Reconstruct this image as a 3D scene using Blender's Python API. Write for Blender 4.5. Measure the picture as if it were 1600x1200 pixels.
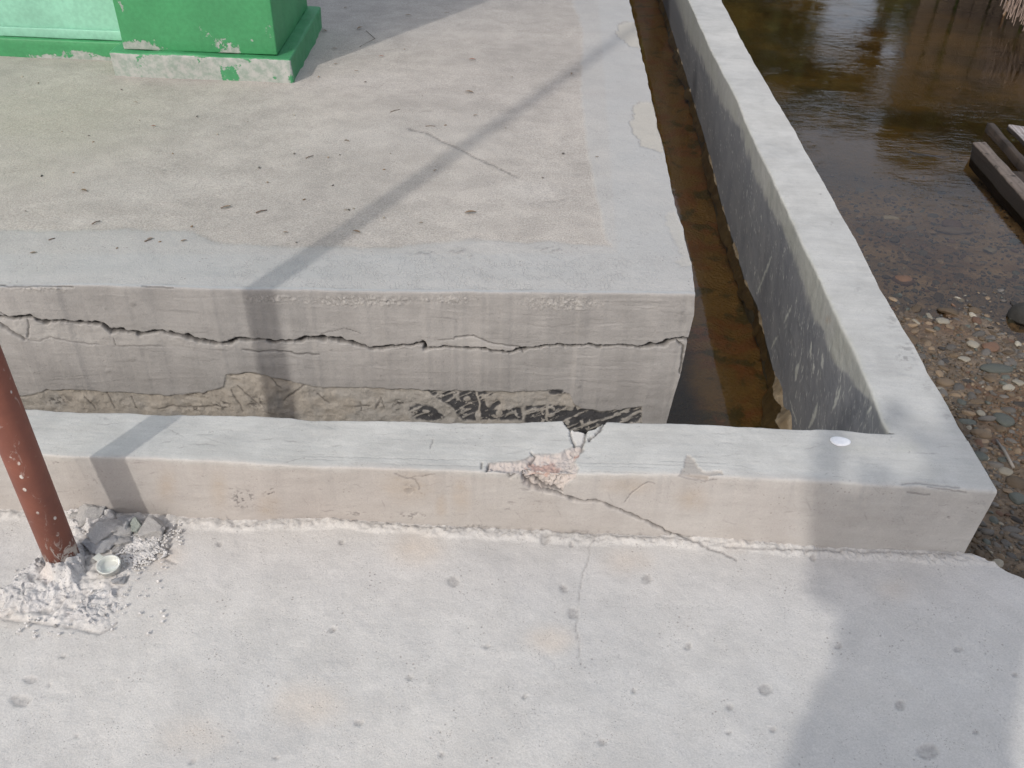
import bpy, bmesh, math, random
import numpy as np
from mathutils import Vector, Matrix
random.seed(7); RNG = np.random.default_rng(7)
sc = bpy.context.scene
for o in list(bpy.data.objects): bpy.data.objects.remove(o)
COL = sc.collection

# ------------------------------------------------------------------ camera
F = 1373.0; PPX, PPY = 800.0, 600.0; H = 1.4
def cray(p):
    p = np.asarray(p, float)
    return np.stack([(p[..., 0]-PPX)/F, (p[..., 1]-PPY)/F, np.ones(p.shape[:-1])], -1)
_N = cray((750, 2500)); _N /= np.linalg.norm(_N)
_Y = cray((905, -390)); _Y -= _N*(_Y@_N); _Y /= np.linalg.norm(_Y)
R = np.stack([np.cross(_Y, -_N), _Y, -_N]); C = np.array([0, 0, H])
cam = bpy.data.objects.new('camera', bpy.data.cameras.new('camera')); COL.objects.link(cam)
cam.data.sensor_width = 36; cam.data.lens = F/1600*36; cam.data.clip_end = 500; cam.data.clip_start = 0.01
M = Matrix.Identity(4)
for i in range(3):
    M[i][0] = R[i, 0]; M[i][1] = -R[i, 1]; M[i][2] = -R[i, 2]; M[i][3] = C[i]
cam.matrix_world = M; sc.camera = cam

# ------------------------------------------------------------------ sky, sun, exposure
SUN_EL, SUN_AZ = math.radians(37), math.radians(64.3)      # direction the shadows run, measured from +X
w = bpy.data.worlds.new('World'); sc.world = w; w.use_nodes = True
nt = w.node_tree; bg = nt.nodes['Background']
sky = nt.nodes.new('ShaderNodeTexSky'); sky.sky_type = 'NISHITA'; sky.sun_disc = False
to_sun = Vector((-math.cos(SUN_AZ)*math.cos(SUN_EL), -math.sin(SUN_AZ)*math.cos(SUN_EL), math.sin(SUN_EL)))
sky.sun_elevation = SUN_EL; sky.sun_rotation = math.atan2(to_sun.x, to_sun.y)
sky.air_density = 1.0; sky.dust_density = 6.0; sky.ozone_density = 1.0
# thin bright haze over the whole sky
hz_ = nt.nodes.new('ShaderNodeMix'); hz_.data_type = 'RGBA'; hz_.inputs[0].default_value = .6; hz_.inputs[7].default_value = (4.55, 4.85, 5.45, 1)
nt.links.new(sky.outputs[0], hz_.inputs[6]); nt.links.new(hz_.outputs[2], bg.inputs[0]); bg.inputs[1].default_value = 0.15
sun = bpy.data.objects.new('sun', bpy.data.lights.new('sun', 'SUN')); COL.objects.link(sun)
sun.data.energy = 1.5; sun.data.angle = math.radians(1.2); sun.data.color = (1.0, 0.95, 0.88)
sun.rotation_euler = to_sun.to_track_quat('Z', 'Y').to_euler(); sun.location = (-3, -6, 6)
sc.view_settings.view_transform = 'Standard'; sc.view_settings.look = 'None'
sc.view_settings.exposure = 0.42; sc.view_settings.gamma = 1

# ------------------------------------------------------------------ numeric helpers
def bp(p, z):
    d = cray(p)@R.T; t = (z-H)/d[..., 2]; return C+d*t[..., None]
def bpY(p, Y):
    d = cray(p)@R.T; t = Y/d[..., 1]; return C+d*t[..., None]
def pr(P):
    c = (np.asarray(P, float)-C)@R; zz = np.where(np.abs(c[..., 2]) < 1e-4, 1e-4, c[..., 2])
    x = c[..., 0]/zz*F+PPX; y = c[..., 1]/zz*F+PPY
    bad = zz < 0.05
    return np.where(bad, -9999, x), np.where(bad, -9999, y)
def _h(ix, iy, iz, s):
    n = (ix.astype(np.int64)*374761393+iy.astype(np.int64)*668265263+iz.astype(np.int64)*2147483647+s*974711) & 0xffffffff
    n = ((n ^ (n >> 13))*1274126177) & 0xffffffff
    n = ((n ^ (n >> 16))*2246822519) & 0xffffffff
    return ((n ^ (n >> 15)) & 0xffffff)/float(0xffffff)*2-1
def vn(P, scale, seed=0):
    q = np.asarray(P, float)*scale; i = np.floor(q); f = q-i; f = f*f*f*(f*(f*6-15)+10); i = i.astype(np.int64)
    X, Y, Z = i[..., 0], i[..., 1], i[..., 2]; r = 0
    for a in (0, 1):
        wa = f[..., 0] if a else 1-f[..., 0]
        for b in (0, 1):
            wb = f[..., 1] if b else 1-f[..., 1]
            for c in (0, 1):
                wc = f[..., 2] if c else 1-f[..., 2]
                r = r+wa*wb*wc*_h(X+a, Y+b, Z+c, seed)
    return r
def fbm(P, scale, octv=4, seed=0, gain=.5):
    r = 0; a = 1; t = 0
    for k in range(octv):
        r = r+a*vn(P, scale*2.03**k, seed+k*17); t += a; a *= gain
    return r/t
def sm(a, b, x):
    t = np.clip((x-a)/(b-a), 0, 1); return t*t*(3-2*t)
def dline(px, py, pts):
    """distance in px to a polyline and the running position 0..1 along it"""
    D = np.full(px.shape, 1e9); T = np.zeros(px.shape)
    pts = np.asarray(pts, float); L = np.r_[0, np.cumsum(np.hypot(*np.diff(pts, axis=0).T))]
    xs, ys = pts[:, 0], pts[:, 1]
    m = (px > xs.min()-40) & (px < xs.max()+40) & (py > ys.min()-40) & (py < ys.max()+40)
    if not m.any(): return D, T
    x, y = px[m], py[m]; d = np.full(x.shape, 1e9); t = np.zeros(x.shape)
    for k in range(len(pts)-1):
        ax, ay = pts[k]; bx, by = pts[k+1]; l2 = (bx-ax)**2+(by-ay)**2+1e-9
        u = np.clip(((x-ax)*(bx-ax)+(y-ay)*(by-ay))/l2, 0, 1)
        dd = np.hypot(x-ax-u*(bx-ax), y-ay-u*(by-ay)); c = dd < d
        d[c] = dd[c]; t[c] = ((L[k]+u*(L[k+1]-L[k]))/L[-1])[c]
    D[m] = d; T[m] = t
    return D, T
def dpoly(px, py, pts):
    """signed distance to a closed outline, negative inside"""
    pts = np.asarray(pts, float)
    D, _ = dline(px, py, np.r_[pts, pts[:1]])
    m = D < 1e8; ins = np.zeros(px.shape, bool)
    m = (px > pts[:, 0].min()-2) & (px < pts[:, 0].max()+2) & (py > pts[:, 1].min()-2) & (py < pts[:, 1].max()+2)
    if m.any():
        x, y = px[m], py[m]; c = np.zeros(x.shape, bool); n = len(pts)
        for k in range(n):
            x0, y0 = pts[k]; x1, y1 = pts[(k+1) % n]
            if y0 == y1: continue
            hit = ((y0 > y) != (y1 > y)) & (x < (x1-x0)*(y-y0)/(y1-y0)+x0); c ^= hit
        ins[m] = c
    return np.where(ins, -D, D)
def crop(pts, s, ox, oy): return [(x/s+ox, y/s+oy) for x, y in pts]
def wob(px, py, P, amp=1.6, sc_=90, seed=40):
    return px+amp*fbm(P, sc_, 3, seed), py+amp*fbm(P, sc_, 3, seed+5)

# ------------------------------------------------------------------ mesh helpers
def setp(o, label=None, cat=None, group=None, kind=None):
    for k, v in (('label', label), ('category', cat), ('group', group), ('kind', kind)):
        if v: o[k] = v
    return o
def normals(P):
    du = np.gradient(P, axis=0); dv = np.gradient(P, axis=1)
    n = np.cross(du, dv); return n/(np.linalg.norm(n, axis=-1, keepdims=True)+1e-12)
def grids_mesh(name, grids, mat, parent=None, smooth=True):
    """grids: list of (P[nu,nv,3], attrs{name: [nu,nv]}, facemask or None) -> one mesh object"""
    V = []; Fs = []; A = {}; off = 0; keys = set()
    for g in grids: keys |= set(g[1])
    for P, at, fm in grids:
        nu, nv = P.shape[:2]; V.append(P.reshape(-1, 3))
        idx = np.arange(nu*nv).reshape(nu, nv)+off
        q = np.stack([idx[:-1, :-1], idx[1:, :-1], idx[1:, 1:], idx[:-1, 1:]], -1)
        if fm is not None: q = q[fm[:-1, :-1]]
        Fs.append(q.reshape(-1, 4))
        for k in keys: A.setdefault(k, []).append((at.get(k) if at.get(k) is not None else np.zeros((nu, nv))).ravel())
        off += nu*nv
    V = np.concatenate(V); Q = np.concatenate(Fs)
    me = bpy.data.meshes.new(name)
    me.vertices.add(len(V)); me.vertices.foreach_set('co', V.astype(np.float32).ravel())
    me.loops.add(len(Q)*4); me.loops.foreach_set('vertex_index', Q.astype(np.int32).ravel())
    me.polygons.add(len(Q)); me.polygons.foreach_set('loop_start', np.arange(0, len(Q)*4, 4, dtype=np.int32))
    me.polygons.foreach_set('loop_total', np.full(len(Q), 4, np.int32))
    me.update(calc_edges=True); me.validate()
    me.polygons.foreach_set('use_smooth', np.full(len(me.polygons), smooth))
    for k in keys:
        a = me.attributes.new(k, 'FLOAT', 'POINT'); a.data.foreach_set('value', np.concatenate(A[k]).astype(np.float32))
    me.materials.append(mat)
    o = bpy.data.objects.new(name, me); COL.objects.link(o)
    if parent: o.parent = parent
    return o
def mesh_obj(name, verts, faces, mat, parent=None, smooth=False, loc=None, mats=None, fm=None):
    me = bpy.data.meshes.new(name); me.from_pydata([tuple(map(float, v)) for v in verts], [], faces); me.update()
    if smooth: me.polygons.foreach_set('use_smooth', [True]*len(me.polygons))
    for m in (mats or [mat]): me.materials.append(m)
    if fm: me.polygons.foreach_set('material_index', fm)
    o = bpy.data.objects.new(name, me); COL.objects.link(o)
    if loc is not None: o.location = loc
    if parent: o.parent = parent
    return o
def bm_obj(name, bm, mat, parent=None, smooth=True, loc=None):
    me = bpy.data.meshes.new(name); bm.to_mesh(me); bm.free(); me.materials.append(mat)
    me.polygons.foreach_set('use_smooth', [smooth]*len(me.polygons))
    o = bpy.data.objects.new(name, me); COL.objects.link(o)
    if loc is not None: o.location = loc
    if parent: o.parent = parent
    return o
def empty(name, loc):
    o = bpy.data.objects.new(name, None); o.location = loc; o.empty_display_size = .05; COL.objects.link(o); return o
def rough_box(name, lo, hi, mat, parent=None, seg=.03, amp=.003, seed=3, bev=.004, taper=None, loc=(0, 0, 0)):
    """a box with subdivided, slightly uneven faces and eased edges"""
    lo = np.array(lo, float); hi = np.array(hi, float); s = hi-lo
    bm = bmesh.new(); bmesh.ops.create_cube(bm, size=1)
    for v in bm.verts: v.co = Vector([lo[i]+(v.co[i]+.5)*s[i] for i in range(3)])
    bmesh.ops.bevel(bm, geom=bm.edges[:], offset=bev, segments=2, affect='EDGES', profile=.6)
    for ax in range(3):
        n = int(min(60, s[ax]/seg))
        for k in range(1, n):
            c = [0, 0, 0]; c[ax] = lo[ax]+s[ax]*k/n; nn = [0, 0, 0]; nn[ax] = 1
            bmesh.ops.bisect_plane(bm, geom=bm.verts[:]+bm.edges[:]+bm.faces[:], plane_co=c, plane_no=nn, dist=1e-6)
    bm.normal_update()
    P = np.array([v.co[:] for v in bm.verts])
    d = fbm(P+np.array(loc), 9, 3, seed)*amp
    for v, k in zip(bm.verts, d): v.co += v.normal*float(k)
    if taper:
        for v in bm.verts: v.co = Vector(taper(v.co))
    return bm_obj(name, bm, mat, parent, True, loc)

# ------------------------------------------------------------------ materials
class N:
    def __init__(s, name):
        s.m = bpy.data.materials.new(name); s.m.use_nodes = True; s.t = s.m.node_tree
        s.b = s.t.nodes['Principled BSDF']; s.out = s.t.nodes['Material Output']
        s.tc = s.t.nodes.new('ShaderNodeTexCoord').outputs['Object']
    def n(s, kind, **kw):
        x = s.t.nodes.new('ShaderNode'+kind)
        for k, v in kw.items(): setattr(x, k, v)
        return x
    def put(s, sock, v):
        if hasattr(v, 'links'): s.t.links.new(v, sock)
        elif isinstance(v, (tuple, list)) and len(v) == 3 and sock.type == 'RGBA': sock.default_value = (*v, 1)
        else: sock.default_value = v
    def vec(s, scale=(1, 1, 1), rot=(0, 0, 0), src=None):
        m = s.n('Mapping'); s.put(m.inputs[0], src or s.tc); m.inputs['Scale'].default_value = scale; m.inputs['Rotation'].default_value = rot
        return m.outputs[0]
    def noise(s, scale, detail=4, rough=.55, v=None, dist=0):
        x = s.n('TexNoise'); x.inputs['Scale'].default_value = scale; x.inputs['Detail'].default_value = detail
        x.inputs['Roughness'].default_value = rough; x.inputs['Distortion'].default_value = dist; s.put(x.inputs['Vector'], v or s.tc)
        return x.outputs['Fac']
    def vor(s, scale, feature='F1', v=None, out='Distance', rnd=1.0):
        x = s.n('TexVoronoi', feature=feature); x.inputs['Scale'].default_value = scale; s.put(x.inputs['Vector'], v or s.tc)
        x.inputs['Randomness'].default_value = rnd
        return x.outputs[out]
    def ramp(s, f, a, b, lo=0., hi=1.):
        x = s.n('MapRange'); x.interpolation_type = 'SMOOTHSTEP'
        for i, v in enumerate((f, a, b, lo, hi)): s.put(x.inputs[i], v)
        return x.outputs[0]
    def math(s, op, a, b=0.):
        x = s.n('Math', operation=op); s.put(x.inputs[0], a); s.put(x.inputs[1], b); return x.outputs[0]
    def mix(s, f, a, b, mode='MIX'):
        x = s.n('Mix', data_type='RGBA', blend_type=mode); s.put(x.inputs[0], f)
        s.put(x.inputs[6], a); s.put(x.inputs[7], b); return x.outputs[2]
    def attr(s, name): return s.n('Attribute', attribute_name=name).outputs['Fac']
    def bump(s, h, dist, strength=1., nrm=None):
        x = s.n('Bump'); s.put(x.inputs['Height'], h); x.inputs['Distance'].default_value = dist; s.put(x.inputs['Strength'], strength)
        if nrm: s.put(x.inputs['Normal'], nrm)
        return x.outputs[0]
    def grey(s, f):
        x = s.n('CombineColor'); [s.put(x.inputs[i], f) for i in range(3)]; return x.outputs[0]
    def fin(s, col, rough=.85, nrm=None, spec=.3):
        s.put(s.b.inputs['Base Color'], col); s.put(s.b.inputs['Roughness'], rough)
        s.b.inputs['Specular IOR Level'].default_value = spec
        if nrm: s.put(s.b.inputs['Normal'], nrm)
        return s.m

def concrete(name, A, B, masks=(), big=1.3, grain=.16, grain_scale=260, streak=None, pits=.5, bumpd=.0012, craze=None, rough=.88, blot=.12, gscale=None):
    k = N(name)
    c = k.mix(k.ramp(k.noise(big, 5, .6), .35, .65), A, B)
    bl = k.noise(9, 6, .65, dist=.4); c = k.mix(1., c, k.grey(k.ramp(bl, .3, .7, 1-blot, 1+blot*.6)), 'MULTIPLY')
    fine = k.noise(grain_scale, 3, .7); h = fine
    g = k.math('MULTIPLY', k.math('SUBTRACT', fine, .5), grain*3.2)
    if gscale: g = k.math('MULTIPLY', g, k.ramp(k.attr(gscale), 0., 1., 1., .25))
    st = None
    if streak:
        s1 = k.noise(1, 4, .6, v=k.vec(streak, (0, 0, .02))); st = s1
        c = k.mix(1., c, k.grey(k.ramp(s1, .3, .7, .97, 1.03)), 'MULTIPLY')
    for nm, colr, strg in masks:
        a = k.attr(nm)
        c = k.mix(k.math('MULTIPLY', a, strg), c, colr)
    c = k.mix(1., c, k.grey(k.math('ADD', g, 1.)), 'MULTIPLY')
    # small pits and specks
    v1 = k.vor(75); m1 = k.math('MULTIPLY', k.ramp(v1, .10, .2, 1., 0.), k.ramp(k.noise(11, 3), .50, .66))
    v2 = k.vor(190); m2 = k.math('MULTIPLY', k.ramp(v2, .12, .24, 1., 0.), k.ramp(k.noise(23, 3), .47, .62))
    pm = k.math('MULTIPLY', k.math('MAXIMUM', m1, m2), pits)
    c = k.mix(pm, c, (.13, .11, .10))
    hh = k.math('MULTIPLY', k.noise(40, 5, .65), 1.6); hh = k.math('ADD', hh, k.math('MULTIPLY', h, .7)); hh = k.math('SUBTRACT', hh, pm)
    if st is not None: hh = k.math('ADD', hh, k.math('MULTIPLY', st, .5))
    if craze:
        wv = k.n('VectorMath', operation='MULTIPLY_ADD'); nz = k.n('TexNoise'); nz.inputs['Scale'].default_value = 60; k.put(nz.inputs['Vector'], k.tc)
        k.put(wv.inputs[0], nz.outputs['Color']); wv.inputs[1].default_value = (.012, .012, .012); k.put(wv.inputs[2], k.tc)
        v = k.vor(80, 'DISTANCE_TO_EDGE', v=k.vec((1.25, .55, 1), src=wv.outputs[0]))
        patch = k.ramp(k.noise(26, 2), .42, .56)
        cm = k.math('MULTIPLY', k.math('MULTIPLY', k.ramp(v, .0, .09, 1., 0.), patch), k.attr(craze))
        c = k.mix(k.math('MULTIPLY', cm, .15), c, (.17, .16, .16)); hh = k.math('SUBTRACT', hh, k.math('MULTIPLY', cm, .45))
    return k.fin(c, rough, k.bump(hh, bumpd, .9), .25)
def paint(name, colr, chips=(.42, .40, .37), amount=.64, rough=.55, bumpd=.0008, dirt=.15, z0=None):
    k = N(name)
    c = k.mix(k.ramp(k.noise(4, 5, .6), .3, .7), colr, tuple(x*.82 for x in colr))
    c = k.mix(1., c, k.grey(k.ramp(k.noise(60, 4), .3, .7, .92, 1.06)), 'MULTIPLY')
    n = k.noise(18, 8, .72, dist=.6); m = k.ramp(n, amount, amount+.03); c = k.mix(m, c, chips)
    pm = k.attr('chip'); wd = k.math('ADD', pm, k.math('MULTIPLY', k.math('SUBTRACT', k.noise(45, 6, .7), .5), 1.1))
    m2 = k.math('MULTIPLY', k.ramp(wd, .5, .58), k.ramp(pm, .02, .1)); c = k.mix(m2, c, k.mix(k.ramp(k.noise(30, 6, .7), .35, .65), (.36, .365, .35), (.22, .27, .235)))
    h = k.math('SUBTRACT', k.noise(110, 5, .7), k.math('MULTIPLY', k.math('MAXIMUM', m, m2), .8))
    return k.fin(c, rough, k.bump(h, bumpd, .8), .4)

m_apron = concrete('apron_concrete', (.49, .475, .455), (.435, .428, .42), [('peach', (.52, .44, .36), .5), ('pale', (.58, .555, .53), .8), ('dark', (.15, .14, .135), .85), ('rough', (.47, .44, .42), .4)], pits=.45, grain=.17, blot=.08)
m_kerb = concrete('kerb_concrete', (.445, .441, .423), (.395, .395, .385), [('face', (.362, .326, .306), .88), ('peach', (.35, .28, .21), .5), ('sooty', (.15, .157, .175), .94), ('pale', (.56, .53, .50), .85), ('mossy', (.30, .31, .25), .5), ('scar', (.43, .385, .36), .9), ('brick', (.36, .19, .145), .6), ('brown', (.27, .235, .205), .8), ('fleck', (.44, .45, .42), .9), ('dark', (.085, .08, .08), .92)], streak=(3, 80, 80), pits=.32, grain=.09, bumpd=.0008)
m_slab = concrete('slab_concrete', (.385, .355, .325), (.335, .31, .285), [('border', (.362, .370, .374), .75), ('sand', (.335, .315, .265), .8), ('palepatch', (.40, .375, .33), .75), ('pale', (.50, .475, .45), .7), ('dark', (.10, .095, .09), .9)], pits=.5, grain=.46, grain_scale=240, craze='craze', gscale='border', bumpd=.0015)
m_face = concrete('slab_face_render', (.315, .302, .292), (.275, .266, .258), [('peach', (.42, .345, .265), .7), ('rawbase', (.32, .30, .27), .7), ('pale', (.37, .355, .34), .75), ('black', (.04, .041, .046), .97), ('smear', (.33, .31, .285), .9), ('topband', (.362, .370, .376), .85), ('dark', (.022, .02, .02), .98)], streak=(3, 4, 90), pits=.26, grain=.09, bumpd=.0012)
m_rubble = concrete('rubble_mortar', (.58, .565, .55), (.47, .46, .455), [('dark', (.16, .14, .13), .8), ('peach', (.50, .41, .35), .6)], big=6, pits=.6, grain=.22, bumpd=.003)
m_green = paint('green_paint', (.050, .262, .105), amount=.69)
m_green_dark = m_green
m_mint = paint('mint_paint', (.235, .50, .375), amount=.80)
m_plinth = paint('worn_green_plinth', (.05, .25, .105), amount=.74)

def pipe_mat():
    k = N('red_oxide_paint')
    c = k.mix(k.ramp(k.noise(14, 5), .3, .7), (.205, .072, .047), (.155, .055, .038))
    c = k.mix(k.ramp(k.noise(60, 6, .7), .62, .7), c, (.20, .09, .06))
    v = k.vor(58, v=k.vec((1, 1, .7))); m = k.math('MULTIPLY', k.ramp(v, .16, .24, 1., 0.), k.ramp(k.noise(19, 3), .52, .60))
    lowz = k.n('SeparateXYZ'); k.put(lowz.inputs[0], k.tc); lz = k.ramp(lowz.outputs[2], .02, .14, 1., 0.)
    m2 = k.math('MULTIPLY', k.ramp(k.math('ADD', k.noise(34, 7, .75, v=k.vec((1, 1, .4), (0.5, 0, 0)), dist=1.2), k.math('MULTIPLY', lz, .12)), .60, .635), k.ramp(lz, .0, 1., .25, 1.))
    mm = k.math('MAXIMUM', m, m2); c = k.mix(mm, c, (.55, .50, .46))
    return k.fin(c, k.ramp(mm, 0, 1, .6, .85), k.bump(k.math('ADD', mm, k.noise(90, 4)), .0006), .45)
m_pipe = pipe_mat()

def ground_mat():
    k = N('river_bed')
    sep = k.n('SeparateXYZ'); k.put(sep.inputs[0], k.tc)
    c = k.mix(k.ramp(k.noise(5, 6, .65), .35, .65), (.37, .265, .165), (.26, .18, .11))
    c = k.mix(k.ramp(sep.outputs[2], -.352, -.328), c, k.mix(k.ramp(k.noise(7, 6, .65), .35, .65), (.155, .115, .08), (.09, .067, .046))); c = k.mix(k.ramp(k.noise(55, 6, .7), .45, .7), c, (.20, .155, .11))
    c = k.mix(k.math('MULTIPLY', k.ramp(k.noise(2.2, 3), .5, .65), .7), c, (.13, .07, .035))
    far = k.ramp(sep.outputs[1], 3.0, 5.2); c = k.mix(far, c, k.mix(k.ramp(k.noise(1.4, 4), .4, .6), (.15, .095, .022), (.06, .042, .012)))
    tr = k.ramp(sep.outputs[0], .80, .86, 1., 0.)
    tc_ = k.mix(k.ramp(k.noise(5, 5, .6, dist=.5), .45, .62), (.33, .215, .085), (.33, .155, .07))
    tc_ = k.mix(k.ramp(k.noise(7, 4, .6), .54, .64), tc_, (.15, .12, .045))
    tc_ = k.mix(k.ramp(k.math('ADD', sep.outputs[0], k.math('MULTIPLY', k.noise(4, 4), .12)), .64, .54), tc_, (.07, .058, .05)); c = k.mix(tr, c, tc_)  # trench bed darkens towards the slab: shade painted into its colour
    bank = k.ramp(sep.outputs[1], 11., 13.); c = k.mix(bank, c, (.06, .07, .03))
    h = k.math('ADD', k.noise(90, 6, .7), k.vor(70, 'SMOOTH_F1'))
    wet = k.ramp(sep.outputs[2], -.34, -.26, .35, .85)
    return k.fin(c, wet, k.bump(h, .006), .35)
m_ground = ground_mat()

def water_mat(name, tint, ripple, calm):
    k = N(name); k.t.nodes.remove(k.b)
    sep = k.n('SeparateXYZ'); k.put(sep.inputs[0], k.tc)
    amt = k.ramp(sep.outputs[1], calm[0], calm[1], .10, 1.)
    n1 = k.noise(1, 3, .5, v=k.vec((9, 24, 1), (0, 0, .3)), dist=.5); n2 = k.noise(1, 4, .6, v=k.vec((22, 46, 1), (0, 0, .2)), dist=.4)
    n3 = k.noise(2.2, 2); patch = k.ramp(n3, .35, .62, .25, 1.)
    hh = k.math('ADD', k.math('MULTIPLY', n1, 1.), k.math('MULTIPLY', n2, .3)); 
    b = k.bump(k.math('MULTIPLY', k.math('MULTIPLY', hh, amt), patch), ripple, 1.)
    tr = k.n('BsdfTransparent'); k.put(tr.inputs[0], tint)
    gl = k.n('BsdfGlossy'); gl.inputs['Roughness'].default_value = .015; k.put(gl.inputs['Normal'], b)
    fr = k.n('Fresnel'); fr.inputs['IOR'].default_value = 1.33; k.put(fr.inputs['Normal'], b)
    mx = k.n('MixShader'); k.put(mx.inputs[0], fr.outputs[0]); k.put(mx.inputs[1], tr.outputs[0]); k.put(mx.inputs[2], gl.outputs[0])
    k.t.links.new(mx.outputs[0], k.out.inputs[0]); return k.m
m_pond = water_mat('pond_water', (.90, .81, .66), .0026, (2.8, 5.0))
m_trench = water_mat('trench_water', (.84, .75, .54), .0012, (2.0, 6.0))

def stone_mat(name, a, b, rough=.6):
    k = N(name); info = k.n('ObjectInfo').outputs['Random']
    c = k.mix(k.ramp(k.noise(35, 4, .6), .3, .7), a, b)
    c = k.mix(1., c, k.grey(k.ramp(info, 0, 1, .72, 1.2)), 'MULTIPLY')
    c = k.mix(k.math('MULTIPLY', k.ramp(k.noise(160, 5, .7), .55, .75), .5), c, tuple(x*.45 for x in a))
    return k.fin(c, rough, k.bump(k.noise(120, 4), .0012), .4)
def simple(name, a, b=None, rough=.7, sc_=20, bd=.001, spec=.3):
    k = N(name); b = b or tuple(x*.75 for x in a)
    c = k.mix(k.ramp(k.noise(sc_, 5, .6), .3, .7), a, b)
    return k.fin(c, rough, k.bump(k.noise(sc_*4, 4), bd), spec)
def wood_mat(name, a, b, dark=(.02, .015, .012), amount=.5):
    k = N(name)
    g = k.noise(1, 6, .65, v=k.vec((2.2, 45, 45)), dist=.5)
    c = k.mix(k.ramp(g, .3, .7), a, b); c = k.mix(k.ramp(k.noise(5, 5, .65), amount, amount+.15), c, dark)
    return k.fin(c, .75, k.bump(g, .004), .3)

# ------------------------------------------------------------------ traced edges (photo px -> metres)
ZK, ZS, ZW = .18, .34, -.33
def curve(pts, z): q = bp(np.array(pts, float), z); return q[:, 0], q[:, 1]
kb_x, kb_y = curve([(0, 799), (240, 805), (375, 815), (500, 812), (600, 818), (714, 824), (960, 836), (1100, 842), (1300, 858), (1505, 866)], 0)
kt_x, kt_y = curve([(0, 708), (64, 711), (169, 714), (375, 723), (500, 729), (600, 732), (762, 738), (1100, 743), (1262, 751), (1412, 760), (1549, 768)], ZK)
kk_x, kk_y = curve([(34, 637), (142, 643), (200, 643), (262, 647), (412, 650), (490, 655), (600, 657), (725, 659), (875, 657), (1000, 660), (1112, 662), (1225, 668), (1319, 671), (1388, 677), (1512, 689)], ZK)
wi = [(1388, 677), (1375, 655), (1360, 610), (1334, 550), (1300, 482), (1274, 422), (1247, 367), (1221, 311), (1195, 255), (1169, 202), (1150, 154), (1112, 81), (1075, 0), (1058, -40)]
wo = [(1551, 768), (1547, 743), (1527, 713), (1497, 667), (1470, 613), (1450, 583), (1438, 557), (1420, 527), (1403, 500), (1375, 450), (1337, 375), (1292, 296), (1244, 210), (1195, 127), (1165, 75), (1144, 34), (1127, 0), (1105, -40)]
wf = [(1240, 690), (1232, 662), (1217, 610), (1202, 550), (1184, 479), (1165, 440), (1129, 322), (1105, 225), (1071, 112), (1036, 0), (1024, -40)]
wi_x, wi_y = curve(wi, ZK); wo_x, wo_y = curve(wo, ZK); wf_x, wf_y = curve(wf, ZW)
sr = [(1084, 457), (1083, 431), (1074, 394), (1064, 355), (1053, 319), (1046, 285), (1040, 255), (1031, 210), (1024, 180), (1017, 150), (1010, 118), (1002, 86), (991, 37), (982, 0), (974, -40)]
sr_x, sr_y = curve(sr, ZS)
sf_x, sf_y = curve([(0, 448), (150, 446), (322, 451), (600, 456), (762, 457), (940, 458), (1084, 460)], ZS)
def ew(X, amp, seed):
    X = np.asarray(X, float); q = np.stack([X, X*0, X*0], -1); return amp*(vn(q, 14, seed)+.5*vn(q, 37, seed+1)+.25*vn(q, 90, seed+2))
def itp(v, x, y):
    x = np.asarray(x); y = np.asarray(y); o = np.argsort(x); return np.interp(v, x[o], y[o])
Yb = lambda X: itp(X, kb_x, kb_y); Yt = lambda X: itp(X, kt_x, kt_y)+ew(X, .0022, 301); Yk = lambda X: itp(X, kk_x, kk_y)+ew(X, .0022, 311); Yf = lambda X: itp(X, sf_x, sf_y)+ew(X, .0025, 321)
Xi = lambda Y: itp(Y, wi_y, wi_x)+ew(Y*.4, .002, 331); Xo = lambda Y: itp(Y, wo_y, wo_x)+ew(Y*.4, .0025, 341); Xf = lambda Y: itp(Y, wf_y, wf_x); Xs = lambda Y: itp(Y, sr_y, sr_x)+ew(Y*.4, .003, 351)
def axis(*segs):
    """segs: (start, end, step) runs joined into one coordinate list"""
    r = []
    for a, b, s in segs:
        n = max(1, int(round(abs(b-a)/s))); r += list(np.linspace(a, b, n, endpoint=False))
    return np.array(r+[segs[-1][1]])
def smooth_rows(P, rows, w_=5, passes=10):
    """round an arris that runs along axis 0 at the given row numbers of axis 1"""
    for r in rows:
        a, b = max(1, r-w_), min(P.shape[1]-1, r+w_+1)
        for _ in range(passes):
            P[:, a:b] = .5*P[:, a:b]+.25*(P[:, a-1:b-1]+P[:, a+1:b+1])
    return P
def ydist(lo, hi, z, step_px):
    """Y stations spaced evenly in the picture between two photo rows"""
    ys = np.arange(hi, lo, -step_px, float); return bp(np.stack([np.full_like(ys, 900.), ys], -1), z)[:, 1]

# ------------------------------------------------------------------ apron (pavement)
apron_edge = np.array([(1505, 866), (1525, 870), (1540, 878), (1555, 881), (1578, 894), (1600, 907), (1680, 960), (1850, 1100), (2200, 1500)], float)
ae = bp(apron_edge, 0); Xa = lambda Y: itp(Y, ae[:, 1], ae[:, 0])
ax_ = axis((-6, -1.4, .25), (-1.4, 1.4, .0033)); s_ = (ax_+6)/7.4
ay_ = axis((-4, .6, .2), (.6, 1.46, .0033))
S, Yg = np.meshgrid(s_, ay_, indexing='ij')
edge = np.where(Yg > 1.396, .93, Xa(Yg)); edge = edge+.006*vn(np.stack([Yg*0, Yg, Yg*0], -1), 60, 3)*(Yg < 1.39)
Xg = np.meshgrid(ax_, ay_, indexing='ij')[0]; Xg = np.where(Xg > .5, .5+(Xg-.5)/.9*(edge-.5), Xg)
P = np.stack([Xg, Yg, np.zeros_like(Xg)], -1)
px, py = pr(P); qx, qy = wob(px, py, P)
dz = .0025*fbm(P, 5, 4, 11)+.0008*fbm(P, 45, 3, 12)
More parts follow.
